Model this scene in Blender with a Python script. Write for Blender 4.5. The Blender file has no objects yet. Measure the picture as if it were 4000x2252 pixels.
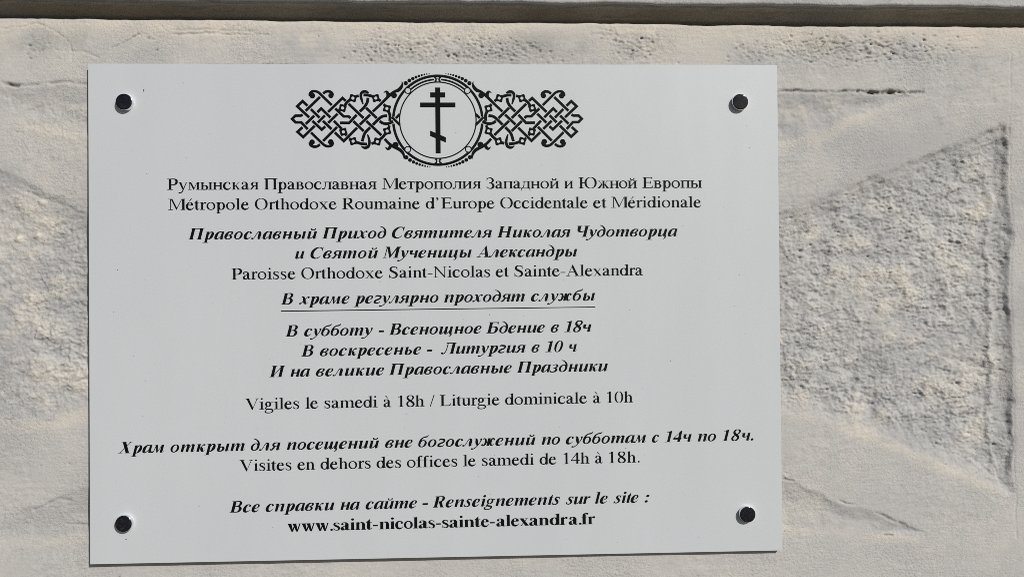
import bpy, bmesh, math, random
import numpy as np
from mathutils import Vector, Matrix
from mathutils.geometry import delaunay_2d_cdt

# Everything is laid out in the plane of the sign: x to the right, y down from its top left
# corner, z into the wall, all in millimetres; P() turns that into world metres.
SW, SH = 594.0, 424.5            # size of the panel
Z0 = 1.55                        # height of the sign's middle above the street
def P(x, y, z=0.0):
    return ((x - 297.0) / 1000, z / 1000, Z0 + (212.0 - y) / 1000)

scene = bpy.context.scene
# ---------------------------------------------------------------- camera
cam_d = bpy.data.cameras.new('camera')
cam = bpy.data.objects.new('camera', cam_d)
scene.collection.objects.link(cam)
scene.camera = cam
cam_d.sensor_width = 36
cam_d.lens = 36 * 2800 / 4000
cam_d.clip_start = .01
cam_d.clip_end = 500
rx, ry, rz = (math.radians(a) for a in (-0.43334726, -1.82931579, -0.47874203))
Rx = Matrix(((1, 0, 0), (0, math.cos(rx), -math.sin(rx)), (0, math.sin(rx), math.cos(rx))))
Ry = Matrix(((math.cos(ry), 0, math.sin(ry)), (0, 1, 0), (-math.sin(ry), 0, math.cos(ry))))
Rz = Matrix(((math.cos(rz), -math.sin(rz), 0), (math.sin(rz), math.cos(rz), 0), (0, 0, 1)))
Rc = Rx @ Ry @ Rz
w = lambda v: Vector((v[0], v[2], -v[1]))
r_, d_, f_ = w(Rc[0]), w(Rc[1]), w(Rc[2])
M = Matrix((r_, -d_, -f_)).transposed().to_4x4()
M.translation = P(339.67, 198.62, -620.06)
cam.matrix_world = M

# ---------------------------------------------------------------- light
sun_dir = Vector((0.77, -1.0, 0.82)).normalized()
elev = math.asin(sun_dir.z)
azim = math.atan2(sun_dir.x, sun_dir.y)
world = bpy.data.worlds.new('World')
scene.world = world
world.use_nodes = True
wn = world.node_tree
sky = wn.nodes.new('ShaderNodeTexSky')
sky.sky_type = 'NISHITA'
sky.sun_disc = False
sky.sun_elevation = elev
sky.sun_rotation = azim
sky.air_density = 1.0
sky.dust_density = 1.6
bg = wn.nodes['Background']
bg.inputs[1].default_value = 0.05
wn.links.new(sky.outputs[0], bg.inputs[0])
sun_d = bpy.data.lights.new('sun', 'SUN')
sun_d.energy = 5.0
sun_d.angle = math.radians(.53)
sun_d.color = (1.0, .962, .915)
sun = bpy.data.objects.new('sun', sun_d)
scene.collection.objects.link(sun)
sun.rotation_euler = sun_dir.to_track_quat('Z', 'Y').to_euler()
sun.location = (1.5, -2, 3.2)
scene.cycles.use_denoising = False
scene.cycles.filter_width = .8
scene.view_settings.view_transform = 'Standard'
scene.view_settings.look = 'None'
scene.view_settings.exposure = -0.42
scene.view_settings.gamma = 1.0

# ---------------------------------------------------------------- helpers
def link(name, mesh, parent=None, **props):
    o = bpy.data.objects.new(name, mesh)
    scene.collection.objects.link(o)
    o.parent = parent
    for k, v in props.items(): o[k] = v
    return o

def nodes(name):
    m = bpy.data.materials.new(name)
    m.use_nodes = True
    t = m.node_tree
    return m, t, t.nodes['Principled BSDF'], t.nodes.new, t.links.new

def grid_mesh(name, V, nx, ny, mats, colour=None):
    """V: (ny, nx, 3) array of world positions"""
    me = bpy.data.meshes.new(name)
    me.vertices.add(nx*ny)
    me.vertices.foreach_set('co', V.reshape(-1).astype(np.float32))
    i = np.arange((ny-1)*(nx-1)); r, c = i // (nx-1), i % (nx-1)
    a = r*nx + c
    F = np.stack([a, a+1, a+nx+1, a+nx], 1).astype(np.int32)
    me.loops.add(F.size); me.loops.foreach_set('vertex_index', F.reshape(-1))
    me.polygons.add(len(F)); me.polygons.foreach_set('loop_start', np.arange(0, F.size, 4, dtype=np.int32))
    me.polygons.foreach_set('use_smooth', np.ones(len(F), bool))
    me.update(calc_edges=True)
    if colour is not None:
        at = me.color_attributes.new('stain_shade', 'FLOAT_COLOR', 'POINT')
        at.data.foreach_set('color', colour.reshape(-1).astype(np.float32))
    me.materials.append(mats)
    return me
STEP = 0.72            # spacing of the wall's surface points, mm
# ---------------------------------------------------------------- lettering
PEN = 12.0            # ink spread on drawn strokes
def _cr(P, n=7):
    """smooth curve through points of any dimension (centripetal-ish Catmull-Rom)"""
    P = [tuple(float(v) for v in p) for p in P]
    if len(P) < 3:
        return P
    Q = [tuple(2*a-b for a, b in zip(P[0], P[1]))] + P + [tuple(2*a-b for a, b in zip(P[-1], P[-2]))]
    out = []
    for i in range(1, len(Q)-2):
        p0, p1, p2, p3 = Q[i-1:i+3]
        d = [max(1e-6, math.hypot(b[0]-a[0], b[1]-a[1])) ** .5 for a, b in ((p0, p1), (p1, p2), (p2, p3))]
        m1 = [d[1]*((b-a)/d[0] - (c-a)/(d[0]+d[1])) + (c-b) for a, b, c in zip(p0, p1, p2)]
        m2 = [d[1]*((e-c)/d[2] - (e-b)/(d[1]+d[2])) + (c-b) for b, c, e in zip(p1, p2, p3)]
        for k in range(n):
            t = k/n
            h00, h10, h01, h11 = 2*t**3-3*t*t+1, t**3-2*t*t+t, -2*t**3+3*t*t, t**3-t*t
            out.append(tuple(h00*a+h10*b+h01*c+h11*e for a, b, c, e in zip(p1, m1, p2, m2)))
    out.append(Q[-2])
    return out

def quads(A, B):
    return [[A[i], A[i+1], B[i+1], B[i]] for i in range(len(A)-1)]

def stroke(*P, n=7, line=False):
    """pen stroke through (x, y, width) points"""
    C = [tuple(map(float, p)) for p in P] if line else _cr(P, n)
    A, B = [], []
    for i, (x, y, w) in enumerate(C):
        x0, y0 = C[max(0, i-1)][:2]; x1, y1 = C[min(len(C)-1, i+1)][:2]
        w = w + PEN
        L = math.hypot(x1-x0, y1-y0) or 1
        nx, ny = -(y1-y0)/L*w/2, (x1-x0)/L*w/2
        A.append((x+nx, y+ny)); B.append((x-nx, y-ny))
    return quads(A, B)

def band(A, B, n=7):
    """filled band between two smooth curves"""
    return quads(_cr(A, n), _cr(B, n))

def ring(x0, x1, y0, y1, wx, wy, tilt=0., p=2.08, n=36, off=0.):
    """bowl: outer super-ellipse, inner one narrower by wx at the sides and wy at top and bottom"""
    cx, cy, rx, ry = (x0+x1)/2, (y0+y1)/2, (x1-x0)/2, (y1-y0)/2
    A, B = [], []
    ct, st = math.cos(math.radians(tilt)), math.sin(math.radians(tilt))
    for i in range(n+1):
        t = 2*math.pi*i/n
        c, s = math.cos(t), math.sin(t)
        c, s = math.copysign(abs(c)**(2/p), c), math.copysign(abs(s)**(2/p), s)
        A.append((cx+rx*c, cy+ry*s))
        u, v = (rx-wx)*c, (ry-wy)*s
        B.append((cx+off+u*ct-v*st, cy+u*st+v*ct))
    return quads(A, B)

def dot(x, y, r, ry=None, n=18):
    ry = ry or r
    return [[(x+r*math.cos(2*math.pi*i/n), y+ry*math.sin(2*math.pi*i/n)) for i in range(n)]]

def poly(*P):
    return [[tuple(map(float, p)) for p in P]]

def bar(x0, x1, y0, y1):
    return poly((x0, y0), (x1, y0), (x1, y1), (x0, y1))

def serif(xl, xr, a, b, y, d, t=30, k=30):
    """flat serif from xl to xr at height y growing in direction d (1 up, -1 down) into a stem a..b"""
    L = [(xl, y), (xl, y+d*t*.85)]
    m = [(a-(a-xl)*f, y+d*(t*.9+k*(1-f)**3)) for f in (.9, .65, .4, .2, .08, 0)] if xl < a-1 else [(a, y+d*(t+k))]
    q = [(b+(xr-b)*f, y+d*(t*.9+k*(1-f)**3)) for f in (0, .08, .2, .4, .65, .9)] if xr > b+1 else [(b, y+d*(t+k))]
    return [L + m + q + [(xr, y+d*t*.85), (xr, y)]]

def cst(x, w, y0=0, y1=662, l0=84, r0=84, l1=84, r1=84, t=30):
    """roman stem with flat serifs"""
    g = bar(x, x+w, y0, y1)
    if l0 or r0: g += serif(x-l0, x+w+r0, x, x+w, y0, 1, t)
    if l1 or r1: g += serif(x-l1, x+w+r1, x, x+w, y1, -1, t)
    return g

def flag(x, w, y, l=72, dy=32, t=24):
    """slanting flag serif on top left of a stem whose top right corner is at y"""
    return poly((x+w, y), (x+w, y-70), (x, y-70), (x, y-dy-t-8), (x-l*.4, y-dy-t+2), (x-l, y-dy-t+6), (x-l, y-dy-3), (x+w*.55, y-4))

def mirror(g, W):
    return [[(W-x, y) for x, y in p][::-1] for p in g]

def shift(g, dx=0, dy=0, sx=1, sy=1):
    return [[(x*sx+dx, y*sy+dy) for x, y in p] for p in g]

def breve(cx, y, w=1.):
    return stroke((cx-80*w, y+98, 20), (cx-104*w, y+80, 36*w), (cx-84*w, y+30, 38*w), (cx, y+6, 42*w), (cx+84*w, y+30, 38*w),
                  (cx+104*w, y+80, 36*w), (cx+80*w, y+98, 20)) + dot(cx-80*w, y+84, 29*w) + dot(cx+80*w, y+84, 29*w)

def roman(bold=False):
    """upright serif alphabet: {char: (advance, polygons)}"""
    F = {}
    S = 152 if bold else 104          # lower-case stem
    C = 122                          # capital stem
    h = 48 if bold else 47           # hairline
    e = 56 if bold else 0            # extra width of n, d, u
    F[' '] = (250, [])
    F['.'] = (250, dot(125, 43, 68 if bold else 50, 63 if bold else 52))
    F['-'] = (333, bar(40 if bold else 37, 288, 190 if bold else 199, 273 if bold else 253))
    F['o'] = (500, ring(26, 474, -12, 462, 118 if bold else 92, h+2, 6 if not bold else 0))
    a = S/2
    # a
    g = stroke((70, 345, 40), (88, 415, 42), (160, 444, 34), (250, 432, 62 if bold else 46), (300, 352, S-4), (302, 250, S), (302, 110, S), n=8)
    g += band([(302-S/2, 130), (304-S/2, 70), (325-S/4, 8), (372, -10), (410, 4), (446, 42)], [(302+S/2, 130), (302+S/2, 84), (308+S/2, 52), (388 if not bold else 396, 48), (412, 50), (436, 62)])
    g += stroke((300, 292, h), (205, 246, 38), (120, 190, 56), (90, 118, S), (105, 55, S-14), (160, 28, 60), (215, 34, 44), (300, 98, h))
    g += dot(96, 348, 44 if not bold else 58, 48)
    F['a'] = (444 if not bold else 500, g if not bold else shift(g, 14, sx=1.06))
    # c
    w = S+4 if not bold else 126
    g = stroke((372, 352, 40), (345, 416, 40), (262, 445, 32), (160, 418, w*.6), (36+w/2, 320, w-6), (24+w/2, 215, w+4), (46+w/2, 105, w-4), (166, 38, w*.8),
               (250, 22, w*.72), (330, 46, 44), (412, 140, 13), n=8)
    g += dot(350, 356, 45 if not bold else 60, 44 if not bold else 60)
    F['c'] = (444, g)
    # e
    g = stroke((340, 285, S*.9), (326, 372, S*.8), (290, 428, 52), (240, 447, 30), (150, 415, 54), (24+w/2+18, 310, w-10), (24+w/2, 220, w+2), (46+w/2, 110, w), (170, 38, w*.86),
               (255, 24, w*.74), (340, 54, 42), (424, 158, 13), n=8)
    g += bar(70, 330+S*.42, 262, 262+h+2)
    F['e'] = (444, g)
    # d
    D = 348+e if not bold else 372
    g = ring(25, D+S*.9, -10, 460, S+6, h+4, 0)
    g += bar(D, D+S, 40, 660) + flag(D, S, 684, 78, 30)
    g += poly((D, 64), (D, -8), (D+14, -12), (D+S+58, 36), (D+S+58, 56), (D+S, 56), (D+S, 80))
    F['d'] = (500+e, g)
    # i, l, dotless
    g0 = bar(94, 94+S, 0, 400) + flag(94, S, 460, 78, 30) + serif(16, 94+S+(75 if not bold else 28), 94, 94+S, 0, 1)
    if bold: g0 = shift(bar(66, 66+S, 0, 400) + flag(66, S, 462, 50, 20) + serif(14, 264, 66, 66+S, 0, 1))
    dx = 94+S/2 if not bold else 66+S/2
    F['i'] = (278, g0 + dot(dx-2, 622 if bold else 628, 76 if bold else 54, 70 if bold else 53))
    g = bar(94 if not bold else 66, (94 if not bold else 66)+S, 0, 620)
    F['l'] = (278, g + (flag(94, S, 684, 78, 30) if not bold else flag(66, S, 676, 50, 18)) + (serif(16, 257, 94, 94+S, 0, 1) if not bold else serif(14, 264, 66, 66+S, 0, 1)))
    # n h m r u
    x0 = 82 if not bold else 66
    def arch(xa, xb, top=458):
        k = xb-xa
        return band([(xa, 378), (xa+k*.3, 430), (xa+k*.72, 460), (xb+S*.62, 424), (xb+S, 310), (xb+S, 160), (xb+S, 0)],
                    [(xa, 340), (xa+k*.28, 382), (xa+k*.58, 402), (xb-k*.08, 366), (xb, 280), (xb, 150), (xb, 0)])
    xr = 336 if not bold else 350
    l = 62 if not bold else 48
    lft = bar(x0, x0+S, 0, 400) + flag(x0, S, 460, 68 if not bold else 46, 28)
    g = lft + serif(x0-l, x0+S+l, x0, x0+S, 0, 1) + arch(x0+S, xr) + serif(xr-l, xr+S+l, xr, xr+S, 0, 1)
    F['n'] = (500+e, g)
    F['h'] = (500+e, bar(x0-2, x0+S-2, 0, 620) + flag(x0-2, S, 684, 68 if not bold else 46, 28) + serif(x0-l-2, x0+S+l-2, x0, x0+S, 0, 1) + arch(x0+S-2, xr) + serif(xr-l, xr+S+l, xr, xr+S, 0, 1))
    g = lft + serif(x0-l, x0+S+l, x0, x0+S, 0, 1)
    for q in (0, 274):
        g += arch(x0+S+q, xr+5+q) + serif(xr+5+q-l, xr+5+q+S+l, xr+5+q, xr+5+q+S, 0, 1)
    F['m'] = (778, g)
    g = lft + serif(x0-l-4, x0+S+(80 if not bold else 60), x0, x0+S, 0, 1)
    g += stroke((x0+S, 350, 24), (x0+S+44, 408, 40), (x0+S+90, 434, 56), (x0+S+128, 418, 66), n=6) + dot(x0+S+(118 if not bold else 124), 408, 48 if not bold else 62, 46 if not bold else 62)
    F['r'] = (333 if not bold else 444, g if not bold else g)
    g = bar(72, 72+S, 130, 410) + poly((72+S, 450), (9, 450), (9, 432), (40, 424), (72, 392), (72+S, 392))
    g += stroke((72+S/2, 180, S), (78+S/2, 100, S-2), (72+S, 34, 68), (240, 30, 50), (300, 56, 36), (342, 104, 24))
    g += bar(338, 338+S, 40, 410) + poly((338+S, 450), (262, 450), (262, 432), (300, 424), (338, 392), (338+S, 392))
    g += poly((338, 64), (338, -8), (350, -10), (480, 36), (480, 54), (338+S, 56), (338+S, 80))
    F['u'] = (500, g)
    # p
    x0 = 80
    g = bar(x0, x0+S, -205, 400) + flag(x0, S, 460, 76, 30) + serif(x0-74, x0+S+82, x0, x0+S, -217, 1)
    b = ring(x0+S*.1, 470, -10, 460, S+6, h+4, 0)
    F['p'] = (500, g + b)
    # s
    q = 1.25 if bold else 1
    g = stroke((318, 318, 10), (300, 385, 26), (250, 430, 32), (185, 445, 32), (118, 420, 52*q), (88, 362, 68*q), (118, 300, 78*q), (200, 246, 84*q), (278, 190, 80*q), (310, 118, 70*q),
               (280, 40, 56*q), (210, 8, 32), (140, 20, 30), (86, 62, 26), (60, 150, 10), n=6)
    g = shift(g, 0, 0) + poly((300, 360), (322, 318), (330, 318), (322, 450), (310, 450), (296, 432)) + poly((52, 152), (64, 152), (80, 88), (84, 24), (64, -4), (54, -4))
    F['s'] = (389, g if not bold else shift(g, -8, sx=1.05))
    # t
    g = stroke((70+a, 440, S), (70+a, 120, S), (78+a, 62, S-4), (104+a, 28, 68), (150+a*.6, 22, 52), (190, 34, 34), (266, 68, 14)) if not bold else \
        stroke((66+a, 440, S), (66+a, 110, S), (76+a, 62, S-14), (100+a, 40, 90), (205, 34, 60), (250, 50, 36), (312, 96, 16))
    g += bar(12, 255 if not bold else 306, 418, 450) + poly((70+S*0, 440), (12, 440), (20, 450), (80, 500), (116, 540), (154, 582), (70+S, 582) if not bold else (208, 630), (70+S if not bold else 208, 440))
    F['t'] = (278 if not bold else 333, g)
    # f
    x0 = 102 if not bold else 76
    g = stroke((x0+a, 0, S), (x0+a, 500, S), (x0+a+8, 580, S-6), (x0+a+46, 642, 52), (x0+a+108, 664, 34), (x0+a+158, 650, 40), n=8)
    g += dot(x0+a+(150 if not bold else 160), 628, 42 if not bold else 58, 40 if not bold else 54) + bar(20 if not bold else 14, 300 if not bold else 306, 418, 450)
    g += serif(x0-82 if not bold else x0-62, x0+S+92 if not bold else x0+S+62, x0, x0+S, 0, 1)
    F['f'] = (333, g)
    # x
    g = poly((36, 424), (36+S*1.16, 424), (452, 20), (452-S*1.16, 20)) if not bold else poly((30, 430), (30+S*1.2, 430), (478, 20), (478-S*1.2, 20))
    g += poly((72, 0), (72+42, 0), (420, 440), (420-44, 440))
    k = 18
    g += bar(18, 230, 450-k, 450) + bar(285, 470, 450-k, 450) + bar(17, 182, 0, k) + bar(268, 485, 0, k)
    F['x'] = (500, g)
    # w (only bold is used)
    g = []
    for q in (0, 236):
        g += poly((34+q, 445), (34+q+186, 445), (258+q+42, -14), (258+q-42, -14)) + poly((232+q, -14), (294+q, -14), (428+q, 445), (366+q, 445))
    g += bar(22, 246, 442, 461) + bar(262, 472, 442, 461) + bar(552, 702, 442, 461)
    F['w'] = (722, g)
    # accents
    def acute(cx): return poly((cx-78, 507), (cx-50, 507), (cx+84, 640), (cx+86, 664), (cx+62, 680), (cx+30, 664))
    F['é'] = (444, F['e'][1] + acute(238))
    F['à'] = (444, F['a'][1] + [[(440-x, y) for x, y in p][::-1] for p in acute(222)])
    F['’'] = (333, dot(130, 620, 50, 50) + stroke((160, 640, 30), (178, 590, 40), (160, 530, 30), (108, 462, 12)) + dot(140, 622, 52, 50))
    F['/'] = (278, poly((-9, -14), (48, -14), (287, 676), (230, 676)))
    # g
    g = ring(52, 366, 146, 460, S-4, h+2, 0) + stroke((318, 408, 20), (390, 402, 30), (470, 402, 34), line=True)
    g += poly((320, 424), (346, 380), (470, 386), (470, 422))
    g += stroke((170, 168, 20), (110, 128, 34), (72, 78, 52), (108, 34, 58), (200, 16, 60), (330, 4, 66), (420, -34, 74), (440, -96, 62), (400, -160, 44), (290, -202, 36),
                (180, -204, 42), (80, -176, 58), (52, -118, 46), (90, -58, 30), (150, -16, 24))
    F['g'] = (500, g)
    # digits
    F['1'] = (500, bar(214, 214+S, 0, 676) + poly((214, 676), (290, 676), (290, 640), (250, 620), (214, 604), (170, 592), (112, 600), (111, 578)) [0:0] +
              poly((111, 570), (125, 560), (176, 580), (206, 572), (214, 520), (300, 520), (300, 676), (290, 676), (111, 588)) + serif(118, 394, 214, 214+S, 0, 1))
    F['0'] = (500, ring(24, 476, -14, 676, 96, 30, 0, 2.2))
    F['4'] = (500, bar(292, 292+S, 0, 676) + poly((12, 167), (472, 167), (472, 231), (12, 231)) + poly((12, 222), (60, 222), (330, 600), (330, 676), (326, 676)))
    g = stroke((250, 662, 28), (160, 640, 56), (106, 540, 84), (140, 450, 92), (250, 350, 96), (370, 250, 100), (424, 150, 92), (370, 40, 70), (250, 0, 30), n=8)
    g += stroke((250, 662, 28), (350, 640, 52), (402, 560, 78), (372, 460, 60), (290, 380, 40), (180, 315, 50), (110, 240, 76), (92, 150, 88), (140, 40, 66), (250, 0, 30), n=8)
    F['8'] = (500, g)
    # capitals
    F['P'] = (556, cst(100, C, l1=84, r1=10) + stroke((208, 644, 36), (300, 648, 34), (410, 622, 66), (476, 560, 110), (488, 478, 112), (462, 388, 106), (396, 322, 66), (290, 304, 34), (208, 306, 34), n=8))
    F['R'] = (667, cst(102, C, r1=10) + stroke((208, 644, 36), (300, 648, 34), (410, 626, 62), (478, 570, 106), (492, 494, 112), (468, 410, 104), (396, 354, 60), (300, 338, 34), (208, 338, 32), n=8) +
              poly((250, 338), (376, 352), (600, 40), (640, 20), (659, 18), (659, 0), (500, 0)))
    F['M'] = (889, stroke((139, 0, 34), (139, 640, 34), line=True) + serif(12, 260, 122, 156, 0, 1) + poly((14, 662), (14, 644), (70, 638), (110, 610), (122, 560), (150, 640), (420, 10), (440, 10), (718, 640), (744, 662), (692, 662), (452, 140), (226, 662)) +
              cst(716, C+4, r1=36, l1=0, l0=80, r0=38))
    F['N'] = (722, stroke((124, 0, 34), (124, 620, 34), line=True) + serif(18, 240, 107, 141, 0, 1) + stroke((597, -10, 34), (597, 650, 34), line=True) + serif(482, 707, 580, 614, 662, -1) +
              poly((12, 662), (12, 644), (56, 638), (96, 604), (540, 40), (586, -11), (614, -11), (614, 60), (170, 640), (166, 662)))
    F['A'] = (722, poly((318, 674), (372, 674), (640, 40), (512, 40), (304, 560)) + poly((330, 640), (365, 674), (344, 610), (118, 10), (78, 10)) + bar(190, 480, 228, 228+36) +
              serif(15, 220, 80, 118, 0, 1) + serif(450, 706, 514, 640, 0, 1))
    F['V'] = (722, [[(722-x, 664-y) for x, y in p] for p in (poly((318, 674), (372, 674), (640, 40), (512, 40), (304, 560)) + poly((330, 640), (365, 674), (344, 610), (118, 10), (78, 10)) +
              serif(15, 220, 80, 118, 0, 1) + serif(450, 706, 514, 640, 0, 1))])
    F['V'] = (722, [[(722-x, y) for x, y in p][::-1] for p in F['V'][1]]); F['V'] = (722, mirror(F['V'][1], 722))
    F['O'] = (722, ring(34, 688, -14, 676, 112, 36, 4, 2.12))
    F['S'] = (556, stroke((466, 480, 14), (440, 580, 30), (370, 640, 36), (280, 654, 34), (170, 620, 72), (122, 530, 96), (150, 440, 106), (270, 360, 112), (390, 285, 112), (438, 180, 104), (400, 70, 84),
                               (300, 14, 50), (220, 8, 34), (130, 50, 34), (76, 120, 30), (50, 218, 14), n=7) + poly((440, 560), (462, 468), (478, 468), (460, 676), (440, 676), (420, 630)) + poly((42, 218), (60, 218), (92, 100), (90, 36), (70, -12), (54, -12)))
    F['E'] = (611, cst(98, C, r0=10, r1=10) + bar(204, 540, 612, 662) + poly((546, 662), (546, 520), (526, 520), (508, 585), (460, 626), (460, 662)) + bar(204, 450, 318, 366) +
              poly((455, 250), (473, 250), (473, 436), (455, 436), (440, 375), (400, 355), (400, 332), (440, 310)) + bar(204, 560, 0, 50) + poly((555, 0), (597, 169), (576, 169), (530, 90), (470, 40), (440, 30), (440, 0)))
    F['L'] = (611, cst(98, C, r0=10, r1=90) + bar(204, 560, 0, 50) + poly((555, 0), (598, 174), (574, 174), (530, 90), (470, 40), (430, 30), (430, 0)))
    if bold:
        return F
    # ---- Cyrillic
    F['Р'] = F['P']; F['М'] = F['M']; F['Е'] = F['E']
    F['П'] = (722, cst(100, C, r1=0) + cst(514, C, l1=0) + bar(100, 622, 612, 662) + stroke((206, 560, 6), (214, 606, 24), (250, 630, 30)) + stroke((516, 560, 6), (508, 606, 24), (472, 630, 30)))
    F['З'] = (500, stroke((52, 130, 16), (110, 62, 30), (200, 14, 38), (300, 20, 60), (390, 90, 104), (404, 190, 108), (360, 285, 90), (270, 340, 40), (180, 352, 26)) +
              stroke((180, 344, 26), (270, 356, 34), (350, 410, 76), (378, 510, 100), (340, 600, 78), (250, 650, 38), (150, 630, 32), (92, 580, 26), (66, 490, 14)) +
              poly((58, 676), (76, 676), (90, 636), (100, 560), (74, 474), (58, 474)))
    g = cst(98, C) + bar(200, 400, 312, 362) + ring(330, 330+654, -14, 676, 116, 36, 4, 2.12)
    F['Ю'] = (1024, g)
    F['р'] = F['p']; F['о'] = F['o']; F['с'] = F['c']; F['е'] = F['e']; F['а'] = F['a']
    T = 29
    def ls(x, l0=58, r0=58, l1=58, r1=58, y0=0): return cst(x, S, y0, 450, l0, r0, l1, r1, T)
    F['у'] = (500, poly((62, 440), (62+S*1.12, 440), (290, 90), (232, 20)) + stroke((436, 440, 34), (300, 90, 36), (240, -60, 46), (180, -150, 50), (110, -180, 46), (80, -172, 60)) + dot(80, -170, 50, 42) +
              bar(14, 220, 432, 450) + bar(330, 475, 432, 450))
    F['н'] = (535, ls(76) + ls(374) + bar(160, 378, 204, 204+54))
    F['и'] = (535, ls(76) + ls(374) + poly((160, 58), (160, 138), (376, 388), (376, 308)))
    F['й'] = (535, F['и'][1] + breve(268, 500))
    F['п'] = (535, ls(76, r1=0) + ls(374, l1=0) + bar(76, 460, 404, 450))
    F['ь'] = (461, ls(76, r0=0) + stroke((160, 250, 32), (250, 250, 36), (330, 230, 66), (368, 130, 98), (330, 38, 66), (250, 16, 34), (160, 16, 34)))
    F['ы'] = (632, F['ь'][1] + ls(480))
    F['в'] = (474, ls(76, r0=0, r1=0) + stroke((160, 434, 32), (240, 434, 34), (312, 418, 56), (344, 346, 88), (310, 272, 56), (230, 246, 30), (160, 246, 30)) +
              stroke((160, 250, 30), (250, 248, 34), (340, 226, 66), (384, 130, 100), (340, 38, 66), (250, 16, 34), (160, 16, 34)))
    F['к'] = (485, ls(76, r1=54, r0=54) + bar(160, 220, 216, 248) + poly((196, 232), (238, 246), (400, 440), (360, 440)) + poly((190, 260), (256, 270), (420, 30), (470, 18), (478, 0), (330, 0)) + bar(300, 446, 432, 450) + bar(286, 480, 0, 18))
    F['м'] = (632, stroke((112, 0, 34), (112, 440, 34), line=True) + serif(18, 206, 95, 129, 0, 1, T) + poly((18, 450), (18, 434), (60, 428), (95, 400), (129, 380), (290, 0), (318, 0), (486, 400), (486, 450), (476, 450), (332, 130), (184, 450)) +
              ls(470, r1=56, l1=0))
    F['т'] = (437, ls(176, l1=0, r1=0) + bar(30, 408, 404, 450) + poly((24, 450), (60, 450), (90, 425), (52, 400), (34, 310), (16, 310)) + poly((414, 450), (378, 450), (348, 425), (386, 400), (404, 310), (422, 310)))
    F['л'] = (510, ls(350, l1=0) + bar(130, 356, 404, 450) + bar(90, 200, 432, 450) + stroke((178, 430, 34), (176, 300, 34), (160, 140, 36), (118, 40, 44), (70, 14, 44), (40, 30, 50)) + dot(48, 32, 46, 42))
    F['д'] = (510, bar(350, 350+S, 0, 450) + serif(350, 350+S+50, 350, 350+S, 450, -1, T) + bar(110, 356, 404, 450) + bar(90, 200, 432, 450) + stroke((178, 430, 34), (174, 300, 34), (150, 140, 36), (90, 20, 40)) +
              bar(24, 490, 0, 46) + poly((24, 30), (60, 30), (60, -20), (40, -80), (30, -148), (10, -148)) + poly((490, 30), (440, 30), (446, -20), (464, -80), (474, -148), (496, -148)))
    F['я'] = (485, mirror(ls(58, r1=0, l1=56, r0=54, l0=54), 485) + stroke((340, 434, 32), (250, 434, 34), (180, 416, 62), (138, 334, 90), (180, 240, 62), (250, 220, 34), (340, 220, 32)) +
              poly((196, 232), (290, 232), (140, 20), (96, 0), (30, 0)) + bar(10, 130, 0, 18) + poly((30, 0), (90, 0), (160, 90)))
    F['ж'] = (691, bar(303, 303+S, 0, 450) + bar(258, 434, 432, 450) + bar(258, 434, 0, 18) + bar(200, 490, 214, 246))
    half = poly((390, 232), (438, 246), (590, 440), (550, 440)) + poly((384, 246), (446, 266), (640, 20), (640, 0), (520, 0)) + bar(500, 640, 432, 450) + bar(498, 680, 0, 18)
    F['ж'] = (691, F['ж'][1] + half + mirror(half, 691))
    return F

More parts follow.
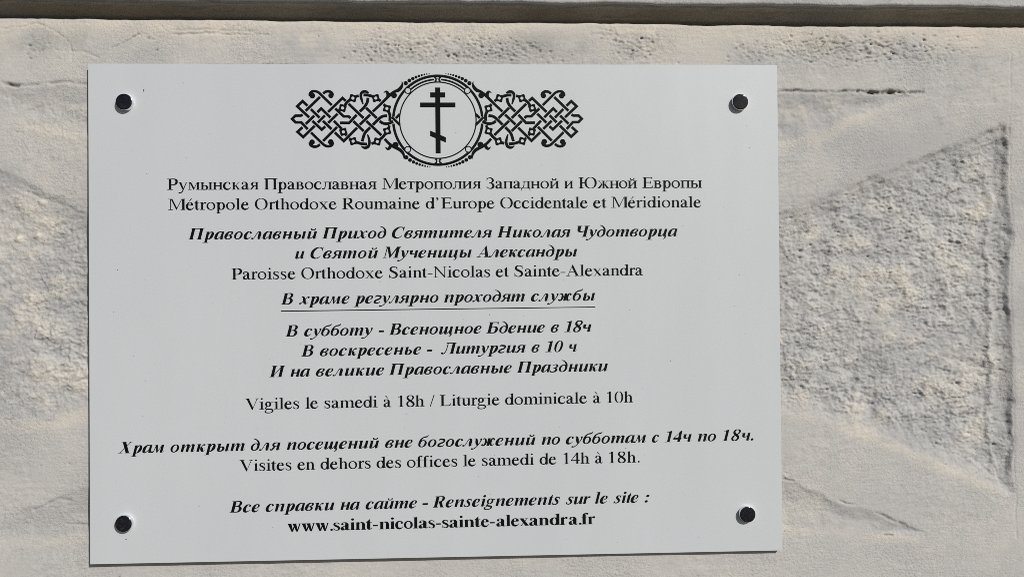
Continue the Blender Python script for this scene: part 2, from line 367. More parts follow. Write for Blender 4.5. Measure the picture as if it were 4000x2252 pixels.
def italic():
    """bold italic alphabet, drawn upright and sheared"""
    F = {}
    S = 138
    h = 47
    X = 455
    F[' '] = (250, [])
    def hook(x, y=110):          # foot of a stem that leaves to the right
        return band([(x, 140), (x-4, 62), (x+16, 6), (x+64, -13), (x+120, 4), (x+S+38, 46), (x+S+76, 98)],
                    [(x+S, 140), (x+S-8, 84), (x+S-9, 58), (x+S+2, 50), (x+S+16, 52), (x+S+38, 74), (x+S+60, 106)])
    def fl(x, y=X):              # flag at the head of a stem
        return poly((x+S, y+6), (x+S, y-60), (x, y-60), (x-2, y-44), (x-22, y-34), (x-66, y-32), (x-72, y-16), (x-20, y-8), (x+S*.6, y+4))
    def stem(x, foot='flat', head='flag', top=X):
        g = bar(x, x+S, 100 if foot == 'hook' else 0, top-40)
        g += fl(x, top) if head == 'flag' else bar(x, x+S, top-50, top)
        if foot == 'hook': g += hook(x)
        return g
    def arch(xa, xb, foot='hook'):
        yb = 110 if foot == 'hook' else 0
        g = band([(xa-20, 225), (xa+14, 320), (xa+64, 410), (xb-S*.12, 456), (xb+S*.62, 456), (xb+S+6, 400), (xb+S, 300), (xb+S, yb)],
                 [(xa-14, 180), (xa+20, 262), (xa+62, 334), (xb-44, 384), (xb-8, 392), (xb+4, 360), (xb, 280), (xb, yb)], n=8)
        return g + (hook(xb) if foot == 'hook' else [])
    def cup(xa, xb):             # joins two stems at the bottom (u shapes)
        return stroke((xa+S/2, 180, S), (xa+S/2, 100, S), (xa+S/2+8, 44, S-18), (xa+S/2+52, 20, 62), (xb-60, 66, 38), (xb-14, 150, 26), (xb+14, 250, 12), n=7)
    # round letters
    F['о'] = (500, ring(18, 462, -13, 462, 122, h+4, -6, 2.05))
    g = stroke((330, 340, 60), (322, 408, 50), (262, 446, 30), (170, 410, S*.6), (24+S/2+10, 290, S), (24+S/2-6, 190, S+4), (38+S/2, 90, S), (175, 30, S*.7), (250, 26, 60), (320, 66, 36), (382, 142, 14), n=8)
    F['с'] = (444, g + dot(338, 372, 56, 58))
    g = stroke((60, 196, 20), (200, 214, 26), (300, 262, 44), (344, 350, 84), (326, 412, 66), (262, 446, 30), (170, 410, S*.6), (24+S/2+10, 290, S), (24+S/2-6, 190, S+4), (38+S/2, 90, S), (175, 30, S*.7), (250, 26, 60), (320, 66, 36), (388, 142, 14), n=8)
    F['е'] = (444, g); F['e'] = F['е']
    # a
    b = stroke((370, 420, 30), (280, 446, 34), (180, 410, S*.6), (24+S/2+12, 290, S), (24+S/2-2, 170, S+4), (24+S/2+6, 70, S-10), (140, 16, 62), (205, 30, 44), (290, 110, 34), (360, 240, 18), n=8)
    F['а'] = (500, b + poly((330, 462), (460, 462), (460, 100), (336, 100), (336, 400)) + hook(336)); F['a'] = F['а']
    # r-shaped p
    g = bar(88, 88+S, -205, X-40) + fl(88) + serif(88-92, 88+S+78, 88, 88+S, -205, 1, 20)
    b = stroke((190, 220, 12), (230, 330, 30), (285, 416, 46), (350, 430, 60), (402, 380, 104), (412, 270, S+4), (380, 140, S), (320, 50, 84), (250, 10, 40), (190, 24, 34))
    F['р'] = (512, g + b)
    F['и'] = (556, stem(70, 'hook0') + cup(70, 360) + stem(360, 'hook', 'plain'))
    g = bar(70, 70+S, 100, X-40) + fl(70) + cup(70, 360) + stem(360, 'hook', 'plain')
    F['и'] = (556, g)
    F['u'] = F['и']
    F['й'] = (556, g + breve(278, 512, 1.06))
    F['н'] = (556, stem(74) + bar(190, 370, 198, 266) + stem(360, 'hook', 'plain'))
    F['п'] = (556, stem(62) + arch(62+S, 346)); F['n'] = F['п']
    g = stem(60) + arch(60+S, 320, 'flat') + arch(320+S, 576)
    F['т'] = (790, g); F['m'] = (778, g)
    g = arch(0, 0, 'flat')[0:0]
    F['ы'] = (700, [])
    soft = bar(70, 70+S, 100, X-40) + fl(70) + stroke((70+S/2, 220, S), (70+S/2, 110, S), (70+S/2+10, 50, S-24), (210, 12, 54), (300, 24, 66), (368, 90, 108), (378, 180, 108), (330, 244, 80), (260, 256, 44), (190, 220, 20), n=7)
    F['ь'] = (480, soft)
    F['ы'] = (700, soft + stem(500, 'hook', 'plain'))
    # в
    F['в'] = (470, ring(24, 424, -13, 262, 116, h+2, -6) + stroke((84, 130, S), (84, 220, S), (116, 330, S*.9), (190, 420, S*.6), (290, 446, 34), (360, 420, 70), (378, 358, 92), (340, 296, 64), (250, 246, 34), n=8))
    # л, м
    foot = stroke((4, 34, 40), (34, 12, 46), (80, 30, 40), (130, 130, 32), (190, 300, 32), (236, 400, 36), (286, 442, 40))
    F['л'] = (510, foot + dot(8, 40, 50, 48) + stroke((236, 410, 20), (290, 438, 44), (340, 404, 92), (360, 330, S), (360, 110, S), n=7) + hook(298))
    F['м'] = (660, stroke((2, 34, 40), (34, 12, 46), (76, 30, 38), (110, 120, 30), (150, 300, 30), (170, 430, 34)) + dot(8, 40, 50, 48) + poly((120, X), (250, X), (318, 90), (262, -6)) + poly((262, -6), (300, -6), (500, X), (450, X-20)) + stem(430, 'hook', 'plain') + bar(90, 200, X-18, X))
    # у
    F['у'] = (444, stroke((18, 424, 26), (70, 440, 44), (118, 400, 84), (158, 280, S-6), (206, 130, S-22), (250, 20, 40)) + stroke((330, 430, 60), (372, 400, 80), (378, 330, 56), (340, 200, 38), (262, 40, 40), (150, -110, 44), (50, -176, 46), (-10, -172, 56)) + dot(372, 400, 52, 54) + dot(-4, -164, 58, 48))
    # х
    F['х'] = (500, stroke((40, 400, 24), (90, 436, 50), (150, 400, 84), (210, 250, S-10), (270, 90, S-24), (320, 30, 66), (372, 40, 38), (430, 116, 14)) +
              stroke((430, 390, 50), (396, 424, 60), (340, 408, 34), (200, 220, 30), (100, 60, 32), (50, 20, 50)) + dot(416, 398, 50, 50) + dot(34, 44, 52, 50))
    # д
    F['д'] = (500, ring(18, 462, -13, 440, 122, h+4, -6, 2.05) + stroke((396, 180, 112), (400, 330, 104), (366, 470, 88), (280, 590, 58), (160, 672, 40), (60, 696, 26), n=8))
    # я
    F['я'] = (500, stroke((10, 40, 30), (44, 14, 50), (100, 30, 80), (150, 110, 94), (210, 215, 70)) + stroke((360, 436, 34), (250, 436, 40), (150, 410, 80), (110, 330, 104), (160, 250, 76), (260, 220, 36), (350, 222, 32)) + stem(320, 'hook', 'plain') + dot(18, 52, 22, 34))
    # к
    F['к'] = (500, stem(68) + bar(180, 250, 204, 256) + stroke((200, 220, 30), (262, 270, 36), (320, 370, 40), (370, 420, 50), (420, 410, 50)) + dot(404, 402, 52, 50) + stroke((196, 232, 28), (256, 238, 70), (298, 180, S-8), (336, 84, S-20), (388, 22, 66), (430, 40, 34), (474, 102, 14)))
    # ч
    F['ч'] = (520, fl(60) + stroke((60+S/2, X-50, S), (60+S/2-4, 330, S), (60+S/2+10, 250, S-24), (180, 214, 62), (260, 222, 44), (350, 262, 28)) + stem(330, 'hook', 'plain'))
    # ц щ tails
    tail = lambda x: stroke((x, 40, 60), (x+40, 0, 66), (x+46, -60, 62), (x+10, -120, 40), (x-50, -150, 22))
    F['ц'] = (580, F['и'][1] + tail(440))
    g = bar(60, 60+S, 100, X-40) + fl(60) + cup(60, 320) + bar(320, 320+S, 100, X) + cup(320, 580) + stem(580, 'hook', 'plain')
    F['щ'] = (800, g + tail(664))
    # г  б  з  ж
    F['г'] = (420, stroke((50, 380, 30), (100, 440, 70), (220, 436, 84), (320, 410, 90), (348, 340, 88), (300, 262, 84), (190, 210, 90), (96, 140, 104), (90, 60, 96), (180, 20, 66), (290, 28, 56), (370, 100, 20), n=7))
    F['б'] = (500, ring(18, 462, -13, 430, 122, h+4, -6, 2.05) + stroke((80, 200, 112), (82, 330, 104), (130, 490, 80), (230, 580, 60), (350, 612, 66), (420, 640, 50), (440, 712, 22), n=8) + poly((250, 560), (380, 570), (420, 600), (434, 700), (400, 650), (300, 640), (220, 600)))
    F['з'] = (430, stroke((4, 90, 20), (40, 24, 56), (140, 4, 46), (250, 30, 80), (320, 110, 116), (290, 200, 80), (190, 240, 34), (140, 240, 28)) + stroke((150, 238, 28), (250, 266, 44), (330, 340, 96), (310, 410, 72), (220, 446, 36), (130, 420, 34), (80, 360, 20)))
    rgt = stroke((360, 232, 30), (430, 262, 38), (490, 370, 46), (560, 424, 50), (610, 400, 50)) + dot(600, 396, 50, 50) + stroke((370, 232, 30), (440, 226, 70), (486, 130, S-20), (540, 30, 76), (600, 44, 36), (650, 110, 14))
    rgt = stroke((610, 396, 50), (570, 440, 44), (500, 410, 78), (460, 290, 100), (456, 190, 104), (490, 70, 96), (560, 16, 52), (650, 110, 14)) + dot(612, 376, 50, 54)
    lft = stroke((38, 60, 50), (90, 10, 46), (160, 60, 88), (196, 170, 104), (190, 280, 98), (150, 390, 78), (70, 440, 40), (6, 360, 16)) + dot(40, 62, 52, 52)
    F['ж'] = (700, rgt + lft + bar(220, 440, 200, 258) + bar(276, 276+S, 0, X))
    # latin extras
    F['s'] = (389, stroke((318, 330, 16), (296, 400, 36), (230, 440, 40), (140, 412, 72), (118, 350, 94), (160, 280, 104), (240, 200, 108), (270, 110, 90), (220, 34, 60), (120, 8, 42), (50, 50, 36), (10, 150, 16)) + poly((294, 400), (330, 320), (344, 320), (330, 462), (310, 462)) + poly((4, 150), (20, 150), (52, 80), (46, 20), (20, -13), (4, -13)))
    F['i'] = (278, stem(76, 'hook') + dot(136, 606, 76, 74))
    F['l'] = (278, bar(76, 76+S, 100, 640) + fl(76, 693) + hook(76))
    F['t'] = (278, bar(72, 72+S, 100, 440) + poly((72, 440), (0, 422), (0, 412), (250, 412), (250, 446), (72+S, 446), (72+S, 590), (180, 590), (120, 500)) + hook(72))
    F['r'] = (389, stem(62) + stroke((150, 200, 12), (206, 320, 34), (270, 410, 56), (330, 420, 60)) + dot(326, 398, 58, 60))
    g = ring(40, 390, 130, 462, 106, h, -6) + poly((330, 424), (350, 372), (468, 384), (468, 426))
    g += stroke((180, 150, 20), (110, 110, 40), (96, 60, 60), (170, 24, 76), (300, -4, 84), (360, -70, 80), (310, -150, 56), (180, -190, 40), (60, -176, 56), (0, -110, 66), (40, -40, 40), (120, 10, 26))
    F['g'] = (500, g)
    F['-'] = (333, bar(20, 290, 166, 280)); F['.'] = (250, dot(92, 60, 74, 74)); F[':'] = (333, dot(100, 60, 74, 74) + dot(100, 386, 74, 74))
    # digits
    F['1'] = (500, bar(190, 190+S+6, 0, 640) + poly((320, 683), (320, 560), (190, 560), (180, 580), (130, 588), (60, 580), (60, 600), (250, 660)) + serif(60, 420, 190, 320, 0, 1, 20))
    F['0'] = (500, ring(22, 462, -13, 683, 122, 34, -3, 2.15))
    F['4'] = (500, bar(262, 262+S+4, 0, 640) + bar(10, 450, 142, 250) + poly((10, 236), (70, 236), (300, 560), (390, 560), (390, 683), (356, 683)))
    g = stroke((250, 662, 34), (160, 640, 70), (114, 540, 104), (150, 440, 116), (250, 350, 116), (360, 250, 120), (390, 150, 108), (330, 40, 80), (230, 4, 34), n=8)
    g += stroke((250, 662, 34), (360, 640, 66), (408, 550, 92), (372, 450, 70), (290, 380, 46), (170, 310, 56), (96, 220, 96), (88, 130, 104), (130, 36, 76), (230, 4, 34), n=8)
    F['8'] = (500, g)
    # capitals
    C = 160
    t = 31
    def cs(x, l0=60, r0=60, l1=60, r1=60): return cst(x, C, 0, 669, l0, r0, l1, r1, t)
    F['П'] = (790, cs(90, r1=0) + cs(510, l1=0) + bar(90, 660, 618, 669) + poly((238, 640), (238, 560), (262, 622), (300, 640)) + poly((512, 640), (512, 560), (488, 622), (450, 640)))
    F['Н'] = (778, cs(90) + cs(510) + bar(230, 520, 306, 360))
    F['И'] = (778, cs(90) + cs(510) + poly((236, 50), (236, 140), (514, 608), (514, 518)))
    B = stroke((236, 650, 38), (340, 650, 38), (440, 630, 74), (496, 530, 130), (450, 410, 90), (330, 352, 40), (236, 352, 34)) + stroke((236, 354, 34), (360, 352, 38), (480, 316, 88), (536, 200, 146), (480, 66, 96), (360, 20, 40), (236, 20, 38))
    F['В'] = (667, cs(90, r0=0, r1=0) + B)
    F['Б'] = (667, cs(90, r0=0, r1=0) + stroke((236, 390, 34), (360, 386, 38), (480, 350, 88), (532, 210, 142), (480, 66, 96), (360, 20, 40), (236, 20, 38)) + bar(236, 530, 618, 669) + poly((560, 669), (560, 500), (540, 500), (500, 600), (420, 640), (420, 669)))
    F['R'] = (667, cs(90, r1=0) + stroke((236, 650, 38), (340, 650, 38), (440, 630, 74), (496, 530, 130), (450, 400, 90), (340, 346, 36), (236, 346, 34)) + poly((270, 346), (430, 360), (560, 60), (620, 18), (640, 0), (440, 0)))
    F['С'] = (667, stroke((590, 440, 20), (570, 560, 40), (500, 636, 46), (390, 656, 40), (260, 610, 90), (130, 450, 142), (100, 300, 150), (140, 130, 138), (250, 40, 90), (360, 10, 46), (460, 40, 44), (570, 150, 18), n=8) + poly((560, 580), (580, 436), (604, 436), (622, 683), (596, 683), (560, 630)))
    F['М'] = (889, stroke((128, 0, 36), (128, 640, 36), line=True) + serif(30, 226, 110, 146, 0, 1, t) + poly((40, 669), (40, 648), (90, 640), (110, 600), (146, 580), (380, -4), (412, -4), (690, 600), (700, 669), (650, 669), (430, 200), (256, 669)) + cs(640, l1=0))
    F['А'] = (700, poly((372, 683), (404, 683), (640, 30), (470, 30), (330, 520)) + poly((372, 683), (350, 560), (130, 10), (86, 10)) + bar(190, 470, 190, 240) + serif(8, 240, 90, 130, 0, 1, t) + serif(400, 700, 470, 640, 0, 1, t))
    F['Л'] = (740, cs(500, l1=0) + bar(190, 520, 618, 669) + bar(160, 300, 649, 669) + stroke((262, 640, 38), (262, 420, 38), (236, 160, 42), (170, 30, 52), (80, 10, 54)) + dot(60, 44, 60, 56))
    F['Ч'] = (722, cs(470) + serif(30, 300, 90, 240, 669, -1, t) + stroke((165, 660, C), (165, 480, C), (190, 370, C-24), (270, 312, 76), (370, 312, 56), (480, 350, 36)))
    F['Х'] = (700, poly((100, 660), (280, 660), (580, 10), (400, 10)) + poly((70, 10), (118, 10), (560, 660), (508, 660)) + bar(50, 330, 649, 669) + bar(430, 630, 649, 669) + bar(20, 220, 0, 20) + bar(350, 630, 0, 20))
    F['И'] = F['И']
    K = .235
    for c in F:
        a, g = F[c]
        F[c] = (a, [[(x + K*y - 10, y) for x, y in p] for p in g])
    return F

def layout(F, text, track=0, space=None):
    """returns total advance and (char, x) list"""
    x, out = 0., []
    for c in text:
        out.append((c, x))
        x += (F[c][0] if c != ' ' or space is None else space) + track
    return x, out
TEXT = [
        ('R', 107.72, -0.00022, [('Румынская', 65.94, 143.21), ('Православная', 147.46, 243.66), ('Метрополия', 248.0, 333.54), ('Западной', 338.05, 401.37), ('и', 405.54, 413.63), ('Южной', 418.07, 469.45), ('Европы', 473.76, 526.44)]),
        ('R', 124.82, -0.00062, [('Métropole', 66.59, 134.98), ('Orthodoxe', 139.77, 209.49), ('Roumaine', 213.88, 280.79), ('d’Europe', 285.59, 345.16), ('Occidentale', 349.92, 426.16), ('et', 430.65, 442.35), ('Méridionale', 446.29, 525.63)]),
        ('I', 149.96, -0.00092, [('Православный', 83.4, 192.56), ('Приход', 196.71, 251.7), ('Святителя', 256.37, 342.69), ('Николая', 346.9, 410.82), ('Чудотворца', 416.73, 504.43)]),
        ('I', 166.94, -0.00121, [('и', 173.77, 181.7), ('Святой', 186.68, 244.41), ('Мученицы', 248.4, 324.99), ('Александры', 328.95, 416.47)]),
        ('R', 184.09, -0.00282, [('Paroisse', 119.69, 174.13), ('Orthodoxe', 178.8, 248.52), ('Saint-Nicolas', 253.6, 340.71), ('et', 345.43, 356.97), ('Sainte-Alexandra', 361.6, 473.87)]),
        ('I', 205.62, -0.00422, [('В', 161.43, 171.99), ('храме', 176.73, 219.88), ('регулярно', 223.05, 296.02), ('проходят', 300.88, 370.7), ('службы', 375.78, 431.7)]),
        ('I', 232.85, -0.00566, [('В', 165.11, 175.72), ('субботу', 180.89, 239.57), ('-', 244.34, 249.25), ('Всенощное', 253.28, 332.91), ('Бдение', 336.93, 387.74), ('в', 392.63, 399.97), ('18ч', 404.45, 428.32)]),
        ('I', 249.99, -0.00665, [('В', 178.35, 188.99), ('воскресенье', 194.06, 280.88), ('-', 285.67, 290.53), ('Литургия', 297.64, 370.96), ('в', 375.8, 383.04), ('10', 387.71, 403.43), ('ч', 408.28, 415.39)]),
        ('I', 267.24, -0.00624, [('И', 151.28, 164.8), ('на', 169.05, 185.88), ('великие', 190.56, 248.9), ('Православные', 252.99, 358.76), ('Праздники', 362.99, 442.32)]),
        ('R', 294.75, -0.00583, [('Vigiles', 130.73, 176.4), ('le', 181.47, 192.63), ('samedi', 197.83, 243.26), ('à', 248.16, 254.92), ('18h', 260.8, 283.36), ('/', 287.82, 292.0), ('Liturgie', 296.4, 348.13), ('dominicale', 352.66, 423.99), ('à', 429.05, 435.63), ('10h', 441.17, 463.95)]),
        ('I', 329.7, -0.00547, [('Храм', 23.83, 62.39), ('открыт', 67.54, 130.1), ('для', 135.12, 160.37), ('посещений', 165.57, 244.22), ('вне', 249.12, 272.87), ('богослужений', 277.65, 378.82), ('по', 383.97, 400.12), ('субботам', 404.96, 475.08), ('с', 480.1, 486.49), ('14ч', 491.13, 515.06), ('по', 520.25, 536.49), ('18ч.', 541.18, 569.44)]),
        ('R', 346.9, -0.0062, [('Visites', 125.56, 169.55), ('en', 174.48, 189.53), ('dehors', 194.1, 236.95), ('des', 241.84, 262.88), ('offices', 267.83, 311.14), ('le', 316.01, 327.25), ('samedi', 332.3, 377.57), ('de', 382.09, 396.92), ('14h', 402.94, 425.58), ('à', 430.33, 437.11), ('18h.', 442.6, 469.29)]),
        ('I', 381.73, -0.00682, [('Все', 116.99, 142.52), ('справки', 147.37, 205.85), ('на', 210.77, 227.54), ('сайте', 232.23, 276.28), ('-', 280.71, 285.83), ('Renseignements', 289.65, 399.59), ('sur', 404.43, 426.2), ('le', 430.1, 441.09), ('site', 445.93, 467.97), (':', 473.18, 477.53)]),
        ('B', 399.21, -0.00576, [('www.', 165.85, 204.39), ('saint-', 204.69, 242.68), ('nicolas-', 243.84, 296.53), ('sainte-', 297.62, 342.96), ('alexandra.', 344.24, 418.09), ('fr', 418.0, 430.09)]),
]
# ---------------------------------------------------------------- materials
def wall_material(name, tint=(1, 1, 1), rough=.93, bump=1.0):
    """painted stone: dirt and stain masks, with painted light and shade, come from the mesh, grain from noise"""
    m, t, b, N, L = nodes(name)
    at = N('ShaderNodeAttribute'); at.attribute_name = 'stain_shade'
    sep = N('ShaderNodeSeparateColor'); L(at.outputs['Color'], sep.inputs[0])
    geo = N('ShaderNodeNewGeometry')
    def noise(scale, detail=4, rough=.6, stretch=(1, 1, 1)):
        mp = N('ShaderNodeMapping'); mp.inputs['Scale'].default_value = stretch
        L(geo.outputs['Position'], mp.inputs[0])
        n = N('ShaderNodeTexNoise'); n.inputs['Scale'].default_value = scale; n.inputs['Detail'].default_value = detail
        n.inputs['Roughness'].default_value = rough
        L(mp.outputs[0], n.inputs['Vector']); return n
    def mix(f, a, c, mode='MIX'):
        x = N('ShaderNodeMix'); x.data_type = 'RGBA'; x.blend_type = mode
        if isinstance(f, float): x.inputs[0].default_value = f
        else: L(f, x.inputs[0])
        for k, s in ((6, a), (7, c)):
            if isinstance(s, tuple): x.inputs[k].default_value = s + (1,)
            else: L(s, x.inputs[k])
        return x.outputs[2]
    def ramp(src, a, c):
        r = N('ShaderNodeMapRange'); r.inputs[1].default_value = a; r.inputs[2].default_value = c
        L(src, r.inputs[0]); return r.outputs[0]
    base = mix(ramp(noise(9, 3).outputs[0], .38, .62), tuple(c*k for c, k in zip((.500, .498, .488), tint)), tuple(c*k for c, k in zip((.550, .541, .522), tint)))
    base = mix(ramp(noise(160, 5, .7).outputs[0], .30, .75), base, mix(1.0, base, (.88, .88, .88), 'MULTIPLY'))
    base = mix(sep.outputs[1], base, (.385, .390, .392))                 # grey patches; shade painted into hollows, upper edges and between lumps
    base = mix(sep.outputs[0], base, (.640, .598, .520))                 # cream rubbed edges; also sunlight painted on lower edges and lump tops
    base = mix(sep.outputs[2], base, (.105, .095, .08))                 # dark brown smudges, pits, cracks and upper edges of hollows
    L(base, b.inputs['Base Color'])
    b.inputs['Roughness'].default_value = rough
    b.inputs['Specular IOR Level'].default_value = .25
    n1, n2, n3 = noise(420, 3, .6), noise(1100, 3, .7, (.5, 1, 1.3)), noise(230, 2, .5, (.25, 1, 2.2))
    a1 = N('ShaderNodeMath'); a1.operation = 'MULTIPLY_ADD'; a1.inputs[1].default_value = .5
    L(n2.outputs[0], a1.inputs[0]); L(n1.outputs[0], a1.inputs[2])
    a2 = N('ShaderNodeMath'); a2.operation = 'MULTIPLY_ADD'; a2.inputs[1].default_value = .3
    L(n3.outputs[0], a2.inputs[0]); L(a1.outputs[0], a2.inputs[2])
    bp = N('ShaderNodeBump'); st_ = N('ShaderNodeMapRange'); st_.inputs[1].default_value = .38; st_.inputs[2].default_value = .62; st_.inputs[3].default_value = .35*bump; st_.inputs[4].default_value = 1.0*bump; L(noise(14, 4).outputs[0], st_.inputs[0]); L(st_.outputs[0], bp.inputs['Strength']); bp.inputs['Distance'].default_value = .0007
    L(a2.outputs[0], bp.inputs['Height']); L(bp.outputs[0], b.inputs['Normal'])
    return m

mat_block = wall_material('painted stone')
mat_joint = wall_material('dirty mortar', (1.12, 1.0, .84))

m, t, b, N, L = nodes('white enamelled panel')
geo = N('ShaderNodeNewGeometry')
n = N('ShaderNodeTexNoise'); n.inputs['Scale'].default_value = 5; L(geo.outputs['Position'], n.inputs['Vector'])
n2 = N('ShaderNodeTexNoise'); n2.inputs['Scale'].default_value = 900; n2.inputs['Detail'].default_value = 3; L(geo.outputs['Position'], n2.inputs['Vector'])
x = N('ShaderNodeMix'); x.data_type = 'RGBA'; x.inputs[6].default_value = (.560, .596, .626, 1); x.inputs[7].default_value = (.588, .622, .650, 1)
L(n.outputs[0], x.inputs[0])
x2 = N('ShaderNodeMix'); x2.data_type = 'RGBA'; x2.blend_type = 'MULTIPLY'; x2.inputs[0].default_value = 1
r = N('ShaderNodeMapRange'); r.inputs[3].default_value = .93; r.inputs[4].default_value = 1.05; L(n2.outputs[0], r.inputs[0])
mp = N('ShaderNodeMapping'); mp.inputs['Scale'].default_value = (7, 1, 1.6); mp.inputs['Rotation'].default_value = (0, .25, 0); L(geo.outputs['Position'], mp.inputs[0])
n3 = N('ShaderNodeTexNoise'); n3.inputs['Scale'].default_value = 3.2; n3.inputs['Detail'].default_value = 5; n3.inputs['Roughness'].default_value = .6; L(mp.outputs[0], n3.inputs['Vector'])
r3 = N('ShaderNodeMapRange'); r3.inputs[1].default_value = .35; r3.inputs[2].default_value = .65; r3.inputs[3].default_value = .985; r3.inputs[4].default_value = 1.01; L(n3.outputs[0], r3.inputs[0])
x3 = N('ShaderNodeMix'); x3.data_type = 'RGBA'; x3.blend_type = 'MULTIPLY'; x3.inputs[0].default_value = 1; L(x.outputs[2], x3.inputs[6]); L(r3.outputs[0], x3.inputs[7]); x = x3
r4 = N('ShaderNodeMapRange'); r4.inputs[3].default_value = .34; r4.inputs[4].default_value = .50; L(n3.outputs[0], r4.inputs[0]); L(r4.outputs[0], b.inputs['Roughness'])
L(x.outputs[2], x2.inputs[6]); L(r.outputs[0], x2.inputs[7]); L(x2.outputs[2], b.inputs['Base Color'])
b.inputs['Roughness'].default_value = .42
b.inputs['Specular IOR Level'].default_value = .4
mat_panel = m

m, t, b, N, L = nodes('dark core')
b.inputs['Base Color'].default_value = (.05, .05, .05, 1); b.inputs['Roughness'].default_value = .7
mat_core = m

m, t, b, N, L = nodes('black print')
geo = N('ShaderNodeNewGeometry')
v = N('ShaderNodeTexNoise'); v.inputs['Scale'].default_value = 1500; v.inputs['Detail'].default_value = 1; L(geo.outputs['Position'], v.inputs['Vector'])
r = N('ShaderNodeMapRange'); r.inputs[1].default_value = .70; r.inputs[2].default_value = .78; L(v.outputs[0], r.inputs[0])
x = N('ShaderNodeMix'); x.data_type = 'RGBA'; x.inputs[6].default_value = (.003, .0033, .0045, 1); x.inputs[7].default_value = (.06, .06, .065, 1)
L(r.outputs[0], x.inputs[0]); L(x.outputs[2], b.inputs['Base Color'])
b.inputs['Roughness'].default_value = .55; b.inputs['Specular IOR Level'].default_value = .12
mat_print = m

m, t, b, N, L = nodes('polished chrome')
b.inputs['Base Color'].default_value = (.80, .81, .84, 1); b.inputs['Metallic'].default_value = 1; b.inputs['Roughness'].default_value = .14
mat_chrome = m

m, t, b, N, L = nodes('tarnished chrome with painted dark reflection')
geo = N('ShaderNodeNewGeometry')
n = N('ShaderNodeTexNoise'); n.inputs['Scale'].default_value = 620; n.inputs['Detail'].default_value = 6; n.inputs['Roughness'].default_value = .75; L(geo.outputs['Position'], n.inputs['Vector'])
r = N('ShaderNodeMapRange'); r.inputs[1].default_value = .52; r.inputs[2].default_value = .75; L(n.outputs[0], r.inputs[0])
x = N('ShaderNodeMix'); x.data_type = 'RGBA'; x.inputs[6].default_value = (.006, .006, .008, 1); x.inputs[7].default_value = (.045, .048, .06, 1)  # near-black colour painted in for the dark surroundings the chrome would mirror
L(r.outputs[0], x.inputs[0]); L(x.outputs[2], b.inputs['Base Color'])
b.inputs['Roughness'].default_value = .12; b.inputs['Specular IOR Level'].default_value = .6
mat_face = m

m, t, b, N, L = nodes('dirt')
b.inputs['Base Color'].default_value = (.035, .03, .026, 1); b.inputs['Roughness'].default_value = .9
mat_dirt = m

# ---------------------------------------------------------------- unseen paving added to bounce light up into the joint
m, t, b, N, L = nodes('added bounce paving')
geo = N('ShaderNodeNewGeometry'); n = N('ShaderNodeTexNoise'); n.inputs['Scale'].default_value = 3; n.inputs['Detail'].default_value = 6; L(geo.outputs['Position'], n.inputs['Vector'])
x = N('ShaderNodeMix'); x.data_type = 'RGBA'; x.inputs[6].default_value = (.105, .10, .092, 1); x.inputs[7].default_value = (.15, .142, .13, 1); L(n.outputs[0], x.inputs[0]); L(x.outputs[2], b.inputs['Base Color'])
b.inputs['Roughness'].default_value = .9
me = bpy.data.meshes.new('bounce_pavement')
me.from_pydata([(-8, -9, 0), (8, -9, 0), (8, .05, 0), (-8, .05, 0)], [], [(0, 1, 2, 3)]); me.materials.append(m)
link('bounce_pavement', me, kind='structure')

# ---------------------------------------------------------------- the wall
rs = np.random.RandomState(11)
def vnoise(X, Y, sx, sy, seed, ang=0.0):
    """smooth value noise with cells sx by sy millimetres, turned by ang degrees"""
    g = np.random.RandomState(seed).rand(256, 256).astype(np.float32)
    ca, sa = math.cos(math.radians(ang)), math.sin(math.radians(ang))
    u = (X*ca + Y*sa)/sx + 57.3; v = (-X*sa + Y*ca)/sy + 91.7
    i, j = np.floor(u).astype(np.int32), np.floor(v).astype(np.int32)
    fu, fv = u-i, v-j
    fu, fv = fu*fu*fu*(fu*(fu*6-15)+10), fv*fv*fv*(fv*(fv*6-15)+10)
    i0, i1, j0, j1 = i & 255, (i+1) & 255, j & 255, (j+1) & 255
    return (g[j0, i0]*(1-fu)+g[j0, i1]*fu)*(1-fv) + (g[j1, i0]*(1-fu)+g[j1, i1]*fu)*fv - .5

def fbm(X, Y, s, seed, octaves=4, gain=.55, aniso=1.0, ang=0.0):
    out = 0; a = 1.0
    for k in range(octaves):
        out = out + a*vnoise(X, Y, s*aniso, s, seed+k, ang + 33*k if aniso == 1 else ang + 4*k)
        s /= 1.9; a *= gain
    return out

def poly_sd(X, Y, pts):
    """signed distance to a polygon, positive inside"""
    d = np.full(X.shape, 1e9, np.float32); ins = np.zeros(X.shape, bool)
    n = len(pts)
    for k in range(n):
        (x0, y0), (x1, y1) = pts[k], pts[(k+1) % n]
        ex, ey = x1-x0, y1-y0
        tt = np.clip(((X-x0)*ex+(Y-y0)*ey)/(ex*ex+ey*ey), 0, 1)
        d = np.minimum(d, (X-x0-tt*ex)**2+(Y-y0-tt*ey)**2)
        if y0 != y1:
            ins ^= ((y0 > Y) != (y1 > Y)) & (X < (x1-x0)*(Y-y0)/(y1-y0)+x0)
    d = np.sqrt(d)
    return np.where(ins, d, -d)

def line_d(X, Y, pts):
    d = np.full(X.shape, 1e9, np.float32)
    for (x0, y0), (x1, y1) in zip(pts, pts[1:]):
        ex, ey = x1-x0, y1-y0
        tt = np.clip(((X-x0)*ex+(Y-y0)*ey)/(ex*ex+ey*ey), 0, 1)
        d = np.minimum(d, (X-x0-tt*ex)**2+(Y-y0-tt*ey)**2)
    return np.sqrt(d)

def sstep(x, a, b):
    t = np.clip((x-a)/(b-a), 0, 1)
    return t*t*(3-2*t)

